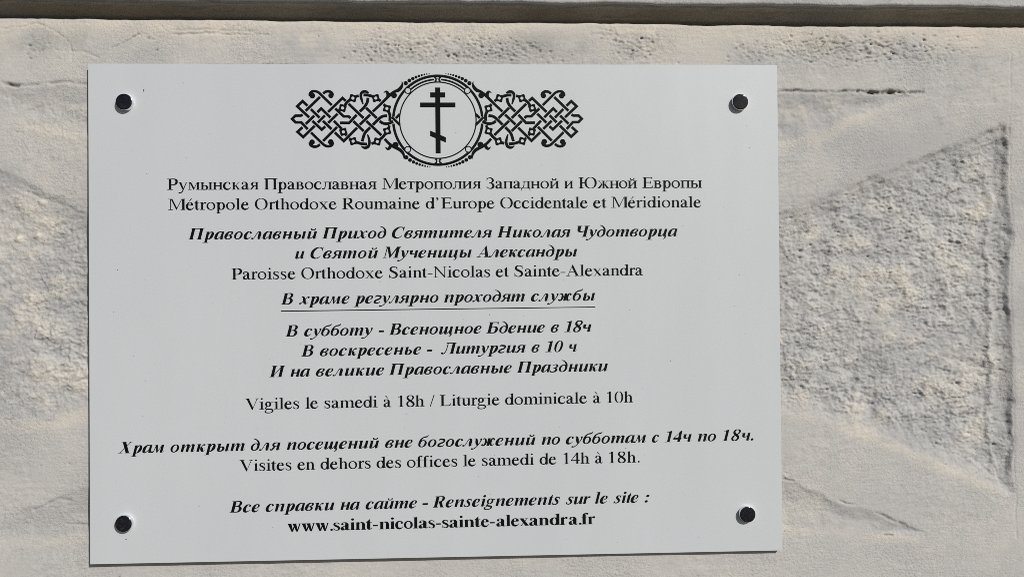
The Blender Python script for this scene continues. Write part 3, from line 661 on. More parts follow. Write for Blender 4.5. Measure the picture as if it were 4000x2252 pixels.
REG = {   # hollows roughly dressed with the point, between smooth margins: (outline, depth, roughness)
 'r1': ([(597, 129.7), (654.7, 110.2), (714.9, 86.6), (770.9, 65.1), (804.8, 52.6), (804.1, 191.8), (803.8, 381.6), (743.9, 354.5), (681.9, 326.4), (595.2, 301.6), (500, 285), (500, 150)], 2.2, 1.0),
 'r2': ([(500, 17), (609.8, 21.2), (667.2, 22.5), (729.6, 22.2), (690.1, 36.6), (643.9, 53.6), (595.6, 68.7), (500, 95)], 1.9, .55),
 'r3': ([(500, 325), (596.8, 363.4), (646.8, 384.5), (685.6, 398.7), (722.3, 412.5), (697, 413.6), (651.1, 410.4), (596.3, 406), (500, 398)], 1.3, .35),
 'l1': ([(-140, 14), (-54.2, 17.3), (60, 15), (60, 78), (1.4, 63.9), (-22.2, 56.2), (-50, 49.6), (-92.7, 35.4), (-140, 28)], 1.2, .6),
 'l2': ([(-140, 70), (-92.8, 84.5), (-75.8, 90), (-50.2, 103.9), (-3.1, 128.6), (60, 150), (60, 282), (-3.8, 293.5), (-33.8, 306.2), (-55.1, 307), (-93.4, 302.1), (-140, 296)], 1.2, .95),
 'l3': ([(-140, 420), (-93.7, 396.3), (-63.9, 382.8), (-38.3, 373.5), (-16.9, 365.2), (60, 340), (60, 400), (-4.2, 402.4), (-34.2, 405.1), (-93.7, 402.8)], .9, .35)}

def block_face(X, Y, top):
    """depth of the dressed face in mm (positive = into the wall) and the three stain masks, which also hold painted light and shade"""
    wx = 4.5*fbm(X, Y, 22, 5, 5, .62); wy = 3.6*fbm(X, Y, 18, 9, 5, .62)
    H = 1.3*fbm(X, Y, 170, 21, 2) + .55*fbm(X, Y, 45, 27, 3)
    rough = np.zeros_like(X); cream = np.zeros_like(X); grey = np.zeros_like(X); darken = np.zeros_like(X)
    big = fbm(X, Y, 26, 41, 3, .6); mid = fbm(X, Y, 12.0, 47, 5, .66, 1.5, -26)
    chis = vnoise(X, Y, 17, 7, 53, -30) + .6*vnoise(X, Y, 11, 5, 54, -42)
    fine = vnoise(X, Y, 3.3, 2.2, 71, -20) + .9*vnoise(X, Y, 2.0, 1.6, 72, 15)
    brk = .35 + 1.1*np.clip(fbm(X, Y, 34, 57, 3)+.35, 0, 1)
    for k, (pts, dep, rg) in REG.items():
        sd = poly_sd(X+wx, Y+wy, pts)
        low = sstep(poly_sd(X+wx, Y+wy-6, pts)-sd, 1.0, 5.5)
        m = sstep(sd, -1.6, 3.4)*(1-low) + sstep(sd, -3-3*brk, 9+6*brk)*low
        soft = sstep(sd, 0, 22)
        H += dep*(m*.72*brk + .95*sstep(sd, -1, 15+4*brk))
        rough = np.maximum(rough, rg*sstep(sd, -2.5, 3)*(.35+.65*soft))
        edge = np.exp(-((sd+2.5)/5.5)**2)
        cream += .50*edge*low*brk  # sunlight painted in cream along the lower edge of each hollow
        grey += .5*sstep(sd, -1, 5)*(1-.55*soft) + .25*np.exp(-(sd/2.2)**2)*(1-low)  # shade painted in grey inside the rim and along the upper edge
    # chiselled channel down the right side of the large hollow
    wob = wx*.9+3*vnoise(X, Y, 60, 26, 64)
    ch = np.exp(-np.abs((X+wob-797)/6.2)**3)*sstep(Y, 56, 72)*(1-sstep(Y, 352, 386))
    H += ch*(1.15+1.3*fbm(X, Y, 30, 61, 3)); rough = np.maximum(rough, .7*ch); grey += .35*ch
    H += -1.5*np.exp(-((X+wob*1.2-786)/3.0)**2)*sstep(Y, 90, 120)*(1-sstep(Y, 340, 375))
    lump = np.maximum(big*1.0+mid*1.1+chis*.75, -.55)
    H -= rough*.86*(1.3*big + 2.3*mid + 1.5*chis + .85*fine*(.5+1.2*np.clip(fbm(X, Y, 22, 59, 3)+.3, 0, 1)))*(.62+.7*np.clip(fbm(X, Y, 48, 58, 3)+.45, 0, 1))
    # trowelled skin
    turn = 10*vnoise(X, Y, 120, 120, 80)
    leather = vnoise(X+turn, Y, 4.2, 2.0, 81, -34) + .55*vnoise(X, Y, 2.3, 1.6, 82, 18) + 1.0*vnoise(X, Y+turn, 7.5, 3.2, 83, -28) + .9*vnoise(X, Y, 15, 7, 84, -20)
    patch = .30 + .95*sstep(fbm(X, Y, 60, 88, 4), -.25, .35)
    H -= .24*leather*(patch + .6*rough)
    bow = Y + 6*np.sin((X-60)/95.0) + (X-700)**2*.0006*(X > 700)
    drag = vnoise(X, bow, 70, 1.5, 91, 2) + .7*vnoise(X, bow, 40, 1.1, 92, -5)
    H += .095*drag*(1-.5*rough)*np.clip(.5+2.2*fbm(X, Y, 80, 94, 2), 0, 1.3)
    # pocked strip under the upper edge
    strip = np.exp(-((Y-(top+22+9*vnoise(X, Y, 90, 90, 97)))/13)**2)*sstep(fbm(X, Y, 70, 93, 3)+.35*np.exp(-((X-330)/200)**2)+.32*np.exp(-((X-635)/45)**2)-.14, 0, .42)
    H -= strip*(.8*vnoise(X, Y, 3.6, 1.7, 95, -6)+.8*vnoise(X, Y, 2.2, 1.3, 96, 8)); darken += .16*strip*sstep(vnoise(X, Y, 3.0, 1.5, 98, -4), .12, .4)
    grey += .5*strip
    darken += .20*np.exp(-((Y-top-17)/9)**2)*sstep(fbm(X, Y, 60, 181, 5, .65)+.25*np.exp(-((X-410)/70)**2)+.2*np.exp(-((X-220)/50)**2), .05, .5)
    cream += .35*np.exp(-((Y-top-14)/10)**2)*sstep(fbm(X, Y, 28, 186, 4), .0, .4)
    # pits
    x0, y0 = X[0, 0], Y[0, 0]
    def pit(px, py, rad, dep, blk):
        c = int((px-x0)/dx); r = int((py-y0)/dy); k = int(rad*3/dx)+2
        r0, r1, c0, c1 = max(0, r-k), min(X.shape[0], r+k), max(0, c-k), min(X.shape[1], c+k)
        if r0 >= r1 or c0 >= c1: return
        q = np.exp(-(((X[r0:r1, c0:c1]-px)/(rad*1.35))**2+((Y[r0:r1, c0:c1]-py)/(rad*.8))**2))
        H[r0:r1, c0:c1] += dep*q; darken[r0:r1, c0:c1] += blk*q
    ny, nx = X.shape
    dx, dy = X[0, 1]-X[0, 0], (Y[-1, 0]-Y[0, 0])/(ny-1)
    n = 0
    while n < 2000:
        px, py = rs.uniform(-90, 830), top+rs.normal(22, 12)
        c, r = int((px-x0)/dx), int((py-y0)/dy)
        n += 1
        if 0 <= r < ny and 0 <= c < nx and strip[r, c] > rs.uniform(.1, .9):
            pit(px, py, rs.uniform(.5, 1.15), rs.uniform(.5, 1.5), rs.uniform(.1, .55))
    for _ in range(130):
        pit(rs.uniform(-90, 830), rs.uniform(top, 470), rs.uniform(.4, .75), rs.uniform(.5, 1.3), rs.uniform(.3, .9))
    for _ in range(700):
        px, py = rs.uniform(595, 803), rs.uniform(70, 380)
        c, r = int((px-x0)/dx), int((py-y0)/dy)
        if rough[r, c] > .5: pit(px, py, rs.uniform(.6, 1.5), rs.uniform(.5, 1.4), rs.uniform(.05, .35))
    # creases and cracks: (points, half width, depth, darkening)
    for pts, wd, dp, so in (
        ([(600, 21.4), (655, 22.2), (700, 22.6), (727, 22)], 1.3, 1.5, .40),
        ([(668, 22.4), (690, 23.2), (708, 22.6)], 1.6, 1.6, .75),
        ([(676, -22.5), (690, -19), (701, -12.5)], .8, 1.2, .6),
        ([(657, -17), (664, -13)], .9, 1.0, .4),
        ([(-75, 15.5), (-56, 16.5), (-20, 14), (0, 15.5)], 1.5, 1.0, .25),
        ([(-74, 16.5), (-62, 17)], 1.1, 1.5, .7),
        ([(17, -16), (33, -22), (40, -27), (43, -25)], .55, 1.0, .65),
        ([(-72, -32), (-45, -35), (-28, -28), (-18, -18), (-16, -4)], .8, .6, .12),
        ([(-32, -13), (-8, -12), (6, -7)], .9, .55, .1),
        ([(70, -28), (150, -27)], .9, .7, .3),
        ([(72, -31.5), (140, -30)], .7, .5, .2),
        ([(230, -22), (262, -18), (290, -20)], .8, .7, .35),
        ([(-64, 105), (-30, 118), (6, 131)], 1.4, .7, .16),
        ([(-50, 380), (-30, 371), (-20, 372)], 1.2, .8, .18),
        ([(-22, 392), (-2, 393)], 1.0, .9, .35),
        ([(680, 395), (697, 402), (716, 411)], 1.3, 1.2, .4),
        ([(688, 414), (696, 415.4)], .8, .9, .6),
        ([(646, 382), (655, 386), (662, 386)], .8, 1.0, .35),
        ([(598, 364), (606, 366)], .9, 1.0, .5),
        ([(714, 87), (760, 69), (800, 54)], 2.2, .9, .3),
        ([(640, 115), (690, 96), (716, 86)], 2.2, .7, .25),
        ([(796, 53), (804, 58), (803, 70)], 3.5, 1.2, .28),
        ([(807.5, -18), (808, 8), (807, 60), (806, 200), (806.5, 420)], .8, .35, .04)):
        d = line_d(X+wx*.5, Y+wy*.45, pts)
        tape = np.exp(-(d/wd)**2)*(.4+.9*np.clip(vnoise(X, Y, 9, 9, 123)+.3, 0, 1)+.5*fine)
        H += dp*tape; darken += so*np.exp(-(d/(wd*.9))**2)*np.clip(.45+1.0*vnoise(X, Y, 9, 9, 123)+.6*fine, 0, 1)
    for px, py in ((-42, 117), (-46, 146), (-62, 148)):        # lumps of mortar left on the face
        H -= (1.5+1.2*mid)*np.exp(-(((X+wx*.6-px)/3.0)**2+((Y+wy*.6-py)/2.3)**2)**1.3); cream += .6*np.exp(-(((X-px)/4)**2+((Y-py)/3.4)**2))
    # rubbed cream arris along the top and clouds of colour
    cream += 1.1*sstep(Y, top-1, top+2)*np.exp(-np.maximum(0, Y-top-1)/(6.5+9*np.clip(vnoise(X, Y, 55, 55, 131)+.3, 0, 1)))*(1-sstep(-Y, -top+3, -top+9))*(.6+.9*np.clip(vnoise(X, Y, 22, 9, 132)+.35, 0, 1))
    cream += rough*.62*sstep(.55*fbm(X, Y, 26, 141, 3)+.25*big+.45*mid+.3*chis, .0, .65)  # sunlit tops of the lumps painted cream
    cream += .24*sstep(fbm(X, Y, 90, 151, 5, .65), -.02, .5)
    cream += .5*np.exp(-((X+33-4*vnoise(X, Y, 30, 30, 160))/5.0)**2)*sstep(Y, 70, 88)*(1-sstep(Y, 108, 190))*(.6+vnoise(X, Y, 4, 40, 161))
    cream += .30*np.exp(-((X-628)/7.0)**2)*sstep(Y, 52, 66)*(1-sstep(Y, 74, 125))*(.7+vnoise(X, Y, 4, 30, 162))
    cream += .5*np.exp(-((X-618)/1.0)**2-((Y-329)/3.0)**2)
    grey += .50*sstep(fbm(X, Y, 75, 171, 5, .65), -.18, .45)*(1-.85*sstep(Y, 290, 370)) + rough*.45*sstep(-.5*big-.7*mid-.4*chis, -.05, .45)  # grey clouds, then shade painted into the dips between lumps
    return H, np.clip(cream, 0, .95), np.clip(grey, 0, .8), np.clip(darken, 0, .95)

FRONT = 5.2           # depth of the wall face behind the front of the panel
def make_block(name, parent, y_edge, edge_noise, lower, extent, step, material, label):
    """block with a dressed face, a worn round arris and the bed that runs back into the joint"""
    nx = int(975/step)
    xs = np.linspace(-105, 870, nx)
    nyf = int(extent/step)
    R = np.interp(xs, [-105, 80, 300, 870], [4.6, 4.4, 2.6, 2.2]) if lower else np.full(nx, 2.2)
    t_ = np.linspace(0, 1, nyf)
    X, Tm = np.meshgrid(xs, t_)
    edge = y_edge(xs) + edge_noise(xs)
    sgn = 1 if lower else -1
    # rows run from the arris outwards
    Y = (edge + sgn*R)[None, :] + sgn*Tm*extent
    Yc = Y if lower else Y[::-1]
    if lower:
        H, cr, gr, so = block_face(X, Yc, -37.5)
    else:
        H = .6*fbm(X, Y, 50, 301, 3) - .16*(vnoise(X, Y, 3.6, 2.0, 305, -20)+.6*vnoise(X, Y, 7, 4, 306, 12)) - .5*np.exp(-np.abs(Y-edge)/5)*vnoise(X, Y, 7, 3, 307)
        cr = np.zeros_like(X); gr = .25+.3*sstep(fbm(X, Y, 30, 311, 3), -.1, .3); so = .2*np.exp(-np.abs(Y-edge+0)/2.2)*(vnoise(X, Y, 3, 2, 313) > .1)
    if lower:     # the panel is held clear of the face behind it
        inside = (X > -1) & (X < 595) & (Y > -1) & (Y < 426)
        H = np.where(inside, np.maximum(H, -.15), H)
        near = np.maximum(np.maximum(-X, X-594), np.maximum(-Y, Y-SH))
        H = np.where((near > -2) & (near < 6), np.maximum(H, -.1-np.maximum(near, 0)*.3), H)
    FR = FRONT if lower else FRONT-UP
    Z = FR + H
    rows = [np.stack([X, Y, Z], 2)]
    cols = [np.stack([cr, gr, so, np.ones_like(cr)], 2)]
    z0 = Z[0]
    arc = []; ac = []
    lip = 1.1*vnoise(xs, xs*0, 24, 1, 401)+.5*vnoise(xs, xs*0, 9, 1, 402)
    for k in range(1, 9):
        a = k/8*math.pi/2
        arc.append(np.stack([xs, edge + sgn*R*(1-math.sin(a)) + 0*lip, z0 + R*(1-math.cos(a)) + lip*.4*math.sin(a)], 1))
        f = k/8
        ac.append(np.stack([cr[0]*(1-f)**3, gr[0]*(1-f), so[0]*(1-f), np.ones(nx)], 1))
    last = arc[-1].copy()
    for dz in ((1, 2.5, 5, 8, 12, 17, 23, 30) if lower else (1, 2, 3.5, 5, 7)):
        p = last.copy(); p[:, 2] = FR + R + dz + .0*p[:, 2]
        p[:, 1] += (sgn*dz*.03 + .9*vnoise(xs, xs*0+dz, 16, 7, 501 if lower else 502) + .5*vnoise(xs, xs*0+dz, 5, 3, 503)) if dz > 1 else 0
        arc.append(p)
        c = .16 if lower else 0
        ac.append(np.stack([np.full(nx, c), np.full(nx, .3), np.full(nx, .1 if lower else .38) + .2*(vnoise(xs, xs*0+dz, 14, 3, 510) > .18), np.ones(nx)], 1))
    V = np.concatenate([np.stack(arc[::-1], 0), rows[0]], 0)
    Cc = np.concatenate([np.stack(ac[::-1], 0), cols[0]], 0)
    W = np.stack([(V[..., 0]-297)/1000, V[..., 2]/1000, Z0+(212-V[..., 1])/1000], 2)
    if not lower: W = W[::-1]; Cc = Cc[::-1]
    # rows top to bottom with x to the right: faces look along -Y
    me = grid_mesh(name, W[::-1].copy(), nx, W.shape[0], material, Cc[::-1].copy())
    return link(name, me, parent, label=label)

wall = link('stone_wall', None, label='grey painted stone wall with rough chiselled hollows behind the white sign', category='wall')
wall.location = (0, 0, 0)
low_edge = lambda x: np.interp(x, [-75.4, 361.6, 819], [-41.6, -38.6, -36.2])
UP = 14.5             # how far the upper block stands out beyond the lower one
up_edge = lambda x: np.interp(x, [-65, 226, 806], [-52.6, -50.7, -48.2])
nz = lambda amp, seed: (lambda x: amp*(vnoise(x, x*0, 42, 1, seed) + .55*vnoise(x, x*0, 15, 1, seed+1) + .25*vnoise(x, x*0, 5, 1, seed+2)))
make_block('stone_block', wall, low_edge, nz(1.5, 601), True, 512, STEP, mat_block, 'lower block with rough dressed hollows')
make_block('stone_block', wall, up_edge, nz(1.3, 611), False, 70, 1.2, mat_block, 'upper block above the dark joint')
# recessed mortar at the back of the joint
nx = 900
xs = np.linspace(-105, 870, nx)
X, Tm = np.meshgrid(xs, np.linspace(0, 1, 44))
ya, yb = up_edge(X) - 1.5, low_edge(X) + 3.5
A = Tm*math.pi/2
Y = ya + (yb-ya)*(1-np.cos(A))**.9
Zb = FRONT - UP + 3.0 + 22*np.sin(A)**.8 + 18*sstep(Tm, .6, 1)
rel_ = .9*fbm(X, Tm*26, 16, 701, 4, .6, 2.6) + .45*vnoise(X, Tm*26, 9, 1.6, 705) + .3*vnoise(X, Tm*26, 3, 2, 706)
Y = Y - rel_*np.cos(A)*1.0*sstep(Tm, 0, .1); Zb = Zb - rel_*np.sin(A)
W = np.stack([(X-297)/1000, Zb/1000, Z0+(212-Y)/1000], 2)
col = np.stack([np.zeros_like(X), np.clip(.2+.6*vnoise(X, Tm*26, 60, 12, 708), 0, 1), np.clip(.22*sstep(vnoise(X, Tm*26, 9, 1.2, 707)+.5*vnoise(X, Tm*26, 40, 12, 709), .15, .5), 0, 1), np.ones_like(X)], 2)
link('mortar_joint', grid_mesh('mortar_joint', W[::-1].copy(), nx, 44, mat_joint, col[::-1].copy()), wall, label='dark recessed mortar joint between the blocks')

# ---------------------------------------------------------------- the sign
sign = link('church_sign', None, label='white rectangular panel lettered in Russian and French under a black cross emblem', category='sign')
sign.location = P(297, 212, 4)
bpy.context.view_layer.update()
def on_sign(name, me, parent=None, **k):
    """vertices are in world metres; make them local to the sign"""
    me.transform(Matrix.Translation(-Vector(sign.location)))
    return link(name, me, parent or sign, **k)

def boxmesh(name, x0, x1, y0, y1, z0, z1, bevel, mat):
    bm = bmesh.new()
    bmesh.ops.create_cube(bm, size=1)
    for v in bm.verts:
        v.co = Vector(P(x0+(x1-x0)*(v.co.x+.5), y0+(y1-y0)*(.5-v.co.z), z0+(z1-z0)*(v.co.y+.5)))
    if bevel: bmesh.ops.bevel(bm, geom=bm.edges[:], offset=bevel/1000, segments=2, affect='EDGES', profile=.5)
    me = bpy.data.meshes.new(name); bm.to_mesh(me); bm.free(); me.materials.append(mat)
    return me
on_sign('panel_core', boxmesh('panel_core', .15, SW-.15, .15, SH-.15, .45, 3.75, 0, mat_core))
on_sign('panel', boxmesh('panel', 0, SW, 0, SH, 0, .447, .12, mat_panel))
on_sign('back_sheet', boxmesh('back_sheet', 0, SW, 0, SH, 3.753, 4.0, .0, mat_panel))

PZ = -.03            # height of the print in front of the panel (mm)
def union(polys):
    """triangulate the union of overlapping polygons"""
    vs, es, keep = [], [], []
    for p in polys:
        q = []
        for pt in p:
            if not q or (abs(pt[0]-q[-1][0])+abs(pt[1]-q[-1][1])) > 1e-5: q.append(pt)
        if len(q) > 2 and abs(q[0][0]-q[-1][0])+abs(q[0][1]-q[-1][1]) < 1e-5: q.pop()
        if len(q) < 3: continue
        es += [(len(vs)+i, len(vs)+(i+1) % len(q)) for i in range(len(q))]
        vs += [Vector(v) for v in q]; keep.append(np.array(q))
    r = delaunay_2d_cdt(vs, es, [], 0, 1e-5)
    V = np.array([(v.x, v.y) for v in r[0]]); T = np.array([tuple(f) for f in r[2]])
    C = V[T].mean(1); ins = np.zeros(len(C), bool)
    for q in keep:
        lo, hi = q.min(0), q.max(0)
        c = np.nonzero(~ins & (C[:, 0] > lo[0]) & (C[:, 0] < hi[0]) & (C[:, 1] > lo[1]) & (C[:, 1] < hi[1]))[0]
        if not len(c): continue
        x, y = C[c, 0], C[c, 1]; odd = np.zeros(len(c), bool)
        for (xa, ya), (xb, yb) in zip(q, np.roll(q, -1, 0)):
            if ya != yb: odd ^= ((ya > y) != (yb > y)) & (x < (xb-xa)*(y-ya)/(yb-ya)+xa)
        ins[c[odd]] = True
    T = T[ins]; used, T = np.unique(T, return_inverse=True)
    return [tuple(v) for v in V[used].tolist()], [tuple(f) for f in T.reshape(-1, 3).tolist()]

def flat(name, V, F, parent=None, mat=None, z=None, **k):
    me = bpy.data.meshes.new(name)
    me.from_pydata([P(x, y, PZ if z is None else z) for x, y in V], [], F)
    me.materials.append(mat or mat_print)
    # make every face look at the street
    bm = bmesh.new(); bm.from_mesh(me)
    for f in bm.faces:
        if f.normal.y > 0: f.normal_flip()
    bm.to_mesh(me); bm.free()
    return on_sign(name, me, parent, **k)

FONTS = {'R': roman(), 'B': roman(True), 'I': italic()}
UNIT = {'R': .01445, 'B': .01445, 'I': .01440}     # mm per font unit
WIDE = {'R': 1.155, 'B': 1.19, 'I': 1.125}
cache = {}
def glyph(st, c):
    if (st, c) not in cache:
        g = FONTS[st][c][1]
        V, F = union(g) if g else ([], [])
        xs_ = [v[0] for v in V] or [0]
        cache[st, c] = (V, F, min(xs_), max(xs_))
    return cache[st, c]
WHAT = ['first line, upright Russian', 'second line, upright French', 'bold italic Russian line naming the parish', 'short bold italic Russian line', 'upright French line naming the parish',
        'underlined bold italic Russian line', 'bold italic Russian line ending in 18ч', 'bold italic Russian line ending in 10 ч', 'bold italic Russian line above the French hours', 'upright French line with a slash',
        'widest bold italic Russian line', 'upright French line ending in 18h.', 'bold italic bilingual line ending in a colon', 'bold upright web address']
for (st, yb, slope, words), what in zip(TEXT, WHAT):
    V, F = [], []
    u = UNIT[st]; FT = FONTS[st]
    for word, xa, xb in words:
        s = u*WIDE[st]
        adv, pos = 0., []
        for c in word:
            pos.append(adv); adv += FT[c][0]
        lo = glyph(st, word[0])[2]; hi = pos[-1]+glyph(st, word[-1])[3]
        n_ = len(word)
        if n_ > 1:
            tr = ((xb-xa)/s-(hi-lo))/(n_-1)
            if abs(tr) > 30:                         # share a large misfit between letter width and spacing
                keep = math.copysign(30+(abs(tr)-30)*.35, tr)
                s = s*((xb-xa)/s-keep*(n_-1))/(hi-lo)
                tr = ((xb-xa)/s-(hi-lo))/(n_-1)
        else:
            s = min(max((xb-xa)/(hi-lo), s*.85), s*1.2); tr = 0
        x0 = xa-lo*s
        for k, c in enumerate(word):
            gv, gf, _, _ = glyph(st, c)
            b0 = len(V); ox = x0+(pos[k]+tr*k)*s
            for x_, y_ in gv:
                px = ox+x_*s
                V.append((px, yb+slope*(px-297)-y_*u))
            F += [tuple(i+b0 for i in f) for f in gf]
    flat('lettering', V, F, label=what)
flat('underline', *union([[(161.4, 211.45), (431.8, 210.4), (431.8, 211.15), (161.4, 212.3)]]))

# ---------------------------------------------------------------- the emblem (traced units, centre 0,0, y down)
KE = .06235
EX, EY = 296.65, 48.4
def emb(polys, flip=False):
    out = []
    for p in polys:
        q = [(EX+(-1 if flip else 1)*x*KE, EY+y*KE) for x, y in p]
        out.append(q)
    return out
def rel(g):          # photo tracing -> centre
    return [[(x-2159, y-741) for x, y in p] for p in g]
def sk(w_, *pts, cap=None):   # straight jointed strand
    g = []
    for (xa, ya), (xb, yb) in zip(pts, pts[1:]):
        L_ = math.hypot(xb-xa, yb-ya); ux, uy = (xb-xa)/L_, (yb-ya)/L_
        ea = w_/2*.98 if (xa, ya) != pts[0] else 0; eb = w_/2*.98 if (xb, yb) != pts[-1] else 0
        ea = eb = 0
        nx_, ny_ = -uy*w_/2, ux*w_/2
        g.append([(xa-ux*ea+nx_, ya-uy*ea+ny_), (xb+ux*eb+nx_, yb+uy*eb+ny_), (xb+ux*eb-nx_, yb+uy*eb-ny_), (xa-ux*ea-nx_, ya-uy*ea-ny_)])
    for (x0_, y0_), (x1_, y1_), (x2_, y2_) in zip(pts, pts[1:], pts[2:]):   # mitred corners
        a1 = math.atan2(y1_-y0_, x1_-x0_); a2 = math.atan2(y2_-y1_, x2_-x1_)
        d_ = (a2-a1+math.pi) % (2*math.pi)-math.pi
        s_ = -1 if d_ > 0 else 1
        m_ = min(w_/2/max(.3, math.cos(d_/2)), w_)
        am = (a1+d_/2)+s_*math.pi/2
        g.append([(x1_, y1_), (x1_+s_*-math.sin(a1)*w_/2, y1_+s_*math.cos(a1)*w_/2), (x1_+m_*math.cos(am), y1_+m_*math.sin(am)), (x1_+s_*-math.sin(a2)*w_/2, y1_+s_*math.cos(a2)*w_/2)])
    return g
def sw(w_, *pts):    # smooth strand of even width
    return stroke(*[(x, y, w_) for x, y in pts], n=8)
def gem(x, y, rot, r=66, hole=21):
    n_ = 32; g = []
    A, B = [], []
    for i in range(n_+1):
        a = 2*math.pi*i/n_
        k = (a/(math.pi/2)) % 1
        rr = r*(.70+.30*(abs(2*k-1))**1.25)
        A.append((x+rr*math.cos(a+rot), y+rr*math.sin(a+rot))); B.append((x+hole*math.cos(a+rot), y+hole*math.sin(a+rot)))
    return quads(A, B)
W_ = 39
PEN = 2.5
kn = []
kn += stroke((402, 410, 30), (402, 376, 34), (430, 346, 38), (476, 340, 34), (522, 358, 34), (560, 394, 35), (630, 463, 35), (702, 533, 35)) + dot(436, 402, 39)
kn += stroke((582, 372, 34), (622, 346, 36), (664, 342, 38), (704, 366, 38), (716, 402, 34)) + dot(690, 400, 37)
kn += sk(W_, (541, 418), (342, 611))
kn += sk(W_, (370, 542), (302, 477), (228, 548), (392, 702))
kn += sk(W_, (302, 662), (276, 677), (203, 677), (158, 722), (204, 769), (281, 769), (371, 865))
kn += sk(W_, (300, 836), (230, 900), (308, 972), (466, 816))
kn += stroke((413, 908, 35), (480, 975, 35), (560, 1052, 35), (600, 1086, 36), (650, 1100, 36), (700, 1080, 40), (710, 1040, 36)) + dot(684, 1040, 39)
kn += stroke((537, 1072, 34), (496, 1100, 36), (450, 1104, 38), (408, 1080, 40), (396, 1044, 34)) + dot(428, 1042, 38)
kn += sk(W_, (413, 586), (533, 706)); kn += sk(W_, (503, 631), (555, 578), (682, 703)); kn += sk(W_, (342, 793), (461, 676))
kn += sk(W_, (508, 773), (607, 673)); kn += sk(W_, (433, 748), (562, 870), (611, 825)); kn += sk(W_, (577, 748), (697, 864))
kn += sk(W_, (650, 778), (780, 650)); kn += sk(W_, (648, 628), (848, 434), (893, 474))
kn += sk(W_, (747, 577), (862, 687), (930, 687), (958, 712)); kn += sk(W_, (812, 776), (936, 778), (1042, 665))
kn += sk(W_, (727, 748), (836, 862)); kn += sk(W_, (578, 1028), (772, 833)); kn += sk(W_, (738, 908), (862, 1028), (1047, 843))
for x, y, r0 in ((848, 571, .28), (991, 435, .28), (1305, 434, -.27), (1457, 578, .25), (857, 901, -.28), (990, 1030, -.28), (1322, 1035, .25), (1458, 891, -.27)):
    kn += gem(x, y, r0+math.pi/4)
kn += sk(W_, (930, 512), (1136, 712)); kn += sw(W_, (878, 536), (912, 490), (960, 452)); kn += sk(W_, (1022, 414), (1072, 401))
kn += sw(W_, (1135, 392), (1190, 393), (1272, 414))
kn += stroke((1208, 366, 20), (1180, 348, 34), (1140, 344, 38), (1108, 366, 38), (1100, 410, 36), (1112, 460, 32), (1130, 520, 16))
kn += sw(W_, (1198, 430), (1188, 490), (1152, 552), (1083, 622)); kn += sk(W_, (1336, 447), (1374, 478))
kn += stroke((1262, 622, 35), (1360, 530, 35), (1450, 440, 38), (1500, 392, 40), (1560, 346, 36), (1620, 322, 48), (1662, 272, 40), (1672, 236, 22), (1664, 198, 3))
kn += stroke((1462, 420, 30), (1474, 382, 46), (1452, 346, 32), (1412, 358, 4)) + dot(1556, 396, 41)
kn += sk(W_, (1170, 568), (1318, 713)); kn += sk(W_, (1082, 803), (1228, 662))
kn += sw(W_, (1262, 805), (1330, 737), (1390, 690), (1459, 677)); kn += sw(W_, (1354, 752), (1402, 782), (1470, 788), (1543, 756))
kn += sw(W_, (1474, 612), (1496, 665), (1497, 752)); kn += sk(W_, (1412, 518), (1440, 550))
kn += sk(W_, (993, 752), (1138, 893)); kn += sk(W_, (1172, 750), (1380, 950))
kn += sw(W_, (1227, 838), (1152, 920), (1113, 1035))
kn += stroke((1188, 936, 14), (1204, 985, 30), (1214, 1050, 36), (1196, 1104, 40), (1150, 1122, 36), (1100, 1100, 12))
kn += sw(W_, (1024, 1040), (1100, 1064), (1180, 1072)); kn += sw(W_, (1240, 1065), (1300, 1046))
kn += sw(W_, (1350, 1012), (1402, 968), (1438, 918)); kn += sk(W_, (1472, 862), (1492, 812))
kn += stroke((1422, 998, 36), (1480, 1060, 38), (1530, 1098, 40), (1590, 1128, 44), (1640, 1156, 46), (1680, 1210, 36), (1690, 1286, 3))
kn += stroke((1500, 1072, 30), (1496, 1112, 44), (1466, 1138, 34), (1428, 1110, 4)) + dot(1572, 1082, 43)
kn += sk(W_, (934, 990), (964, 1010)); kn += sk(W_, (878, 928), (903, 953)); kn += sk(30, (812, 604), (836, 596))
kn = rel(kn)
for fl_ in (False, True):
    V, F = union(emb(kn, fl_))
    flat('knotwork', V, F, label='interlaced ornament on the %s of the emblem' % ('right' if fl_ else 'left'))

rg = []
def arcband(r0, r1, a0, a1, n_=60, cut=()):
    A, B = [], []
    for i in range(n_+1):
        a = math.radians(a0+(a1-a0)*i/n_)
        ri = r0(a) if callable(r0) else r0; ro = r1(a) if callable(r1) else r1
        A.append((ri*math.cos(a), -ri*math.sin(a))); B.append((ro*math.cos(a), -ro*math.sin(a)))
    return quads(A, B)
NODES = [45.0, 135.0, 224.0, 316.0]; RN = 581
def inner(a):
    r = 597
    for q in NODES:
        dlt = (a-math.radians(q)+math.pi) % (2*math.pi)-math.pi
        s2 = 33**2-(RN*math.sin(dlt))**2
        if s2 > 0: r = max(r, RN*math.cos(dlt)+math.sqrt(s2))
    return r
rg += arcband(inner, 634, 4.6, 175.4, 360) + arcband(inner, 634, 184.4, 355.6, 360)
rg += arcband(520, 538, 0, 360, 160)
for q in NODES:
    cx, cy = RN*math.cos(math.radians(q)), -RN*math.sin(math.radians(q))
    rg += [[(x+cx, y+cy) for x, y in p] for p in arcband(33, 48, 0, 360, 28)]
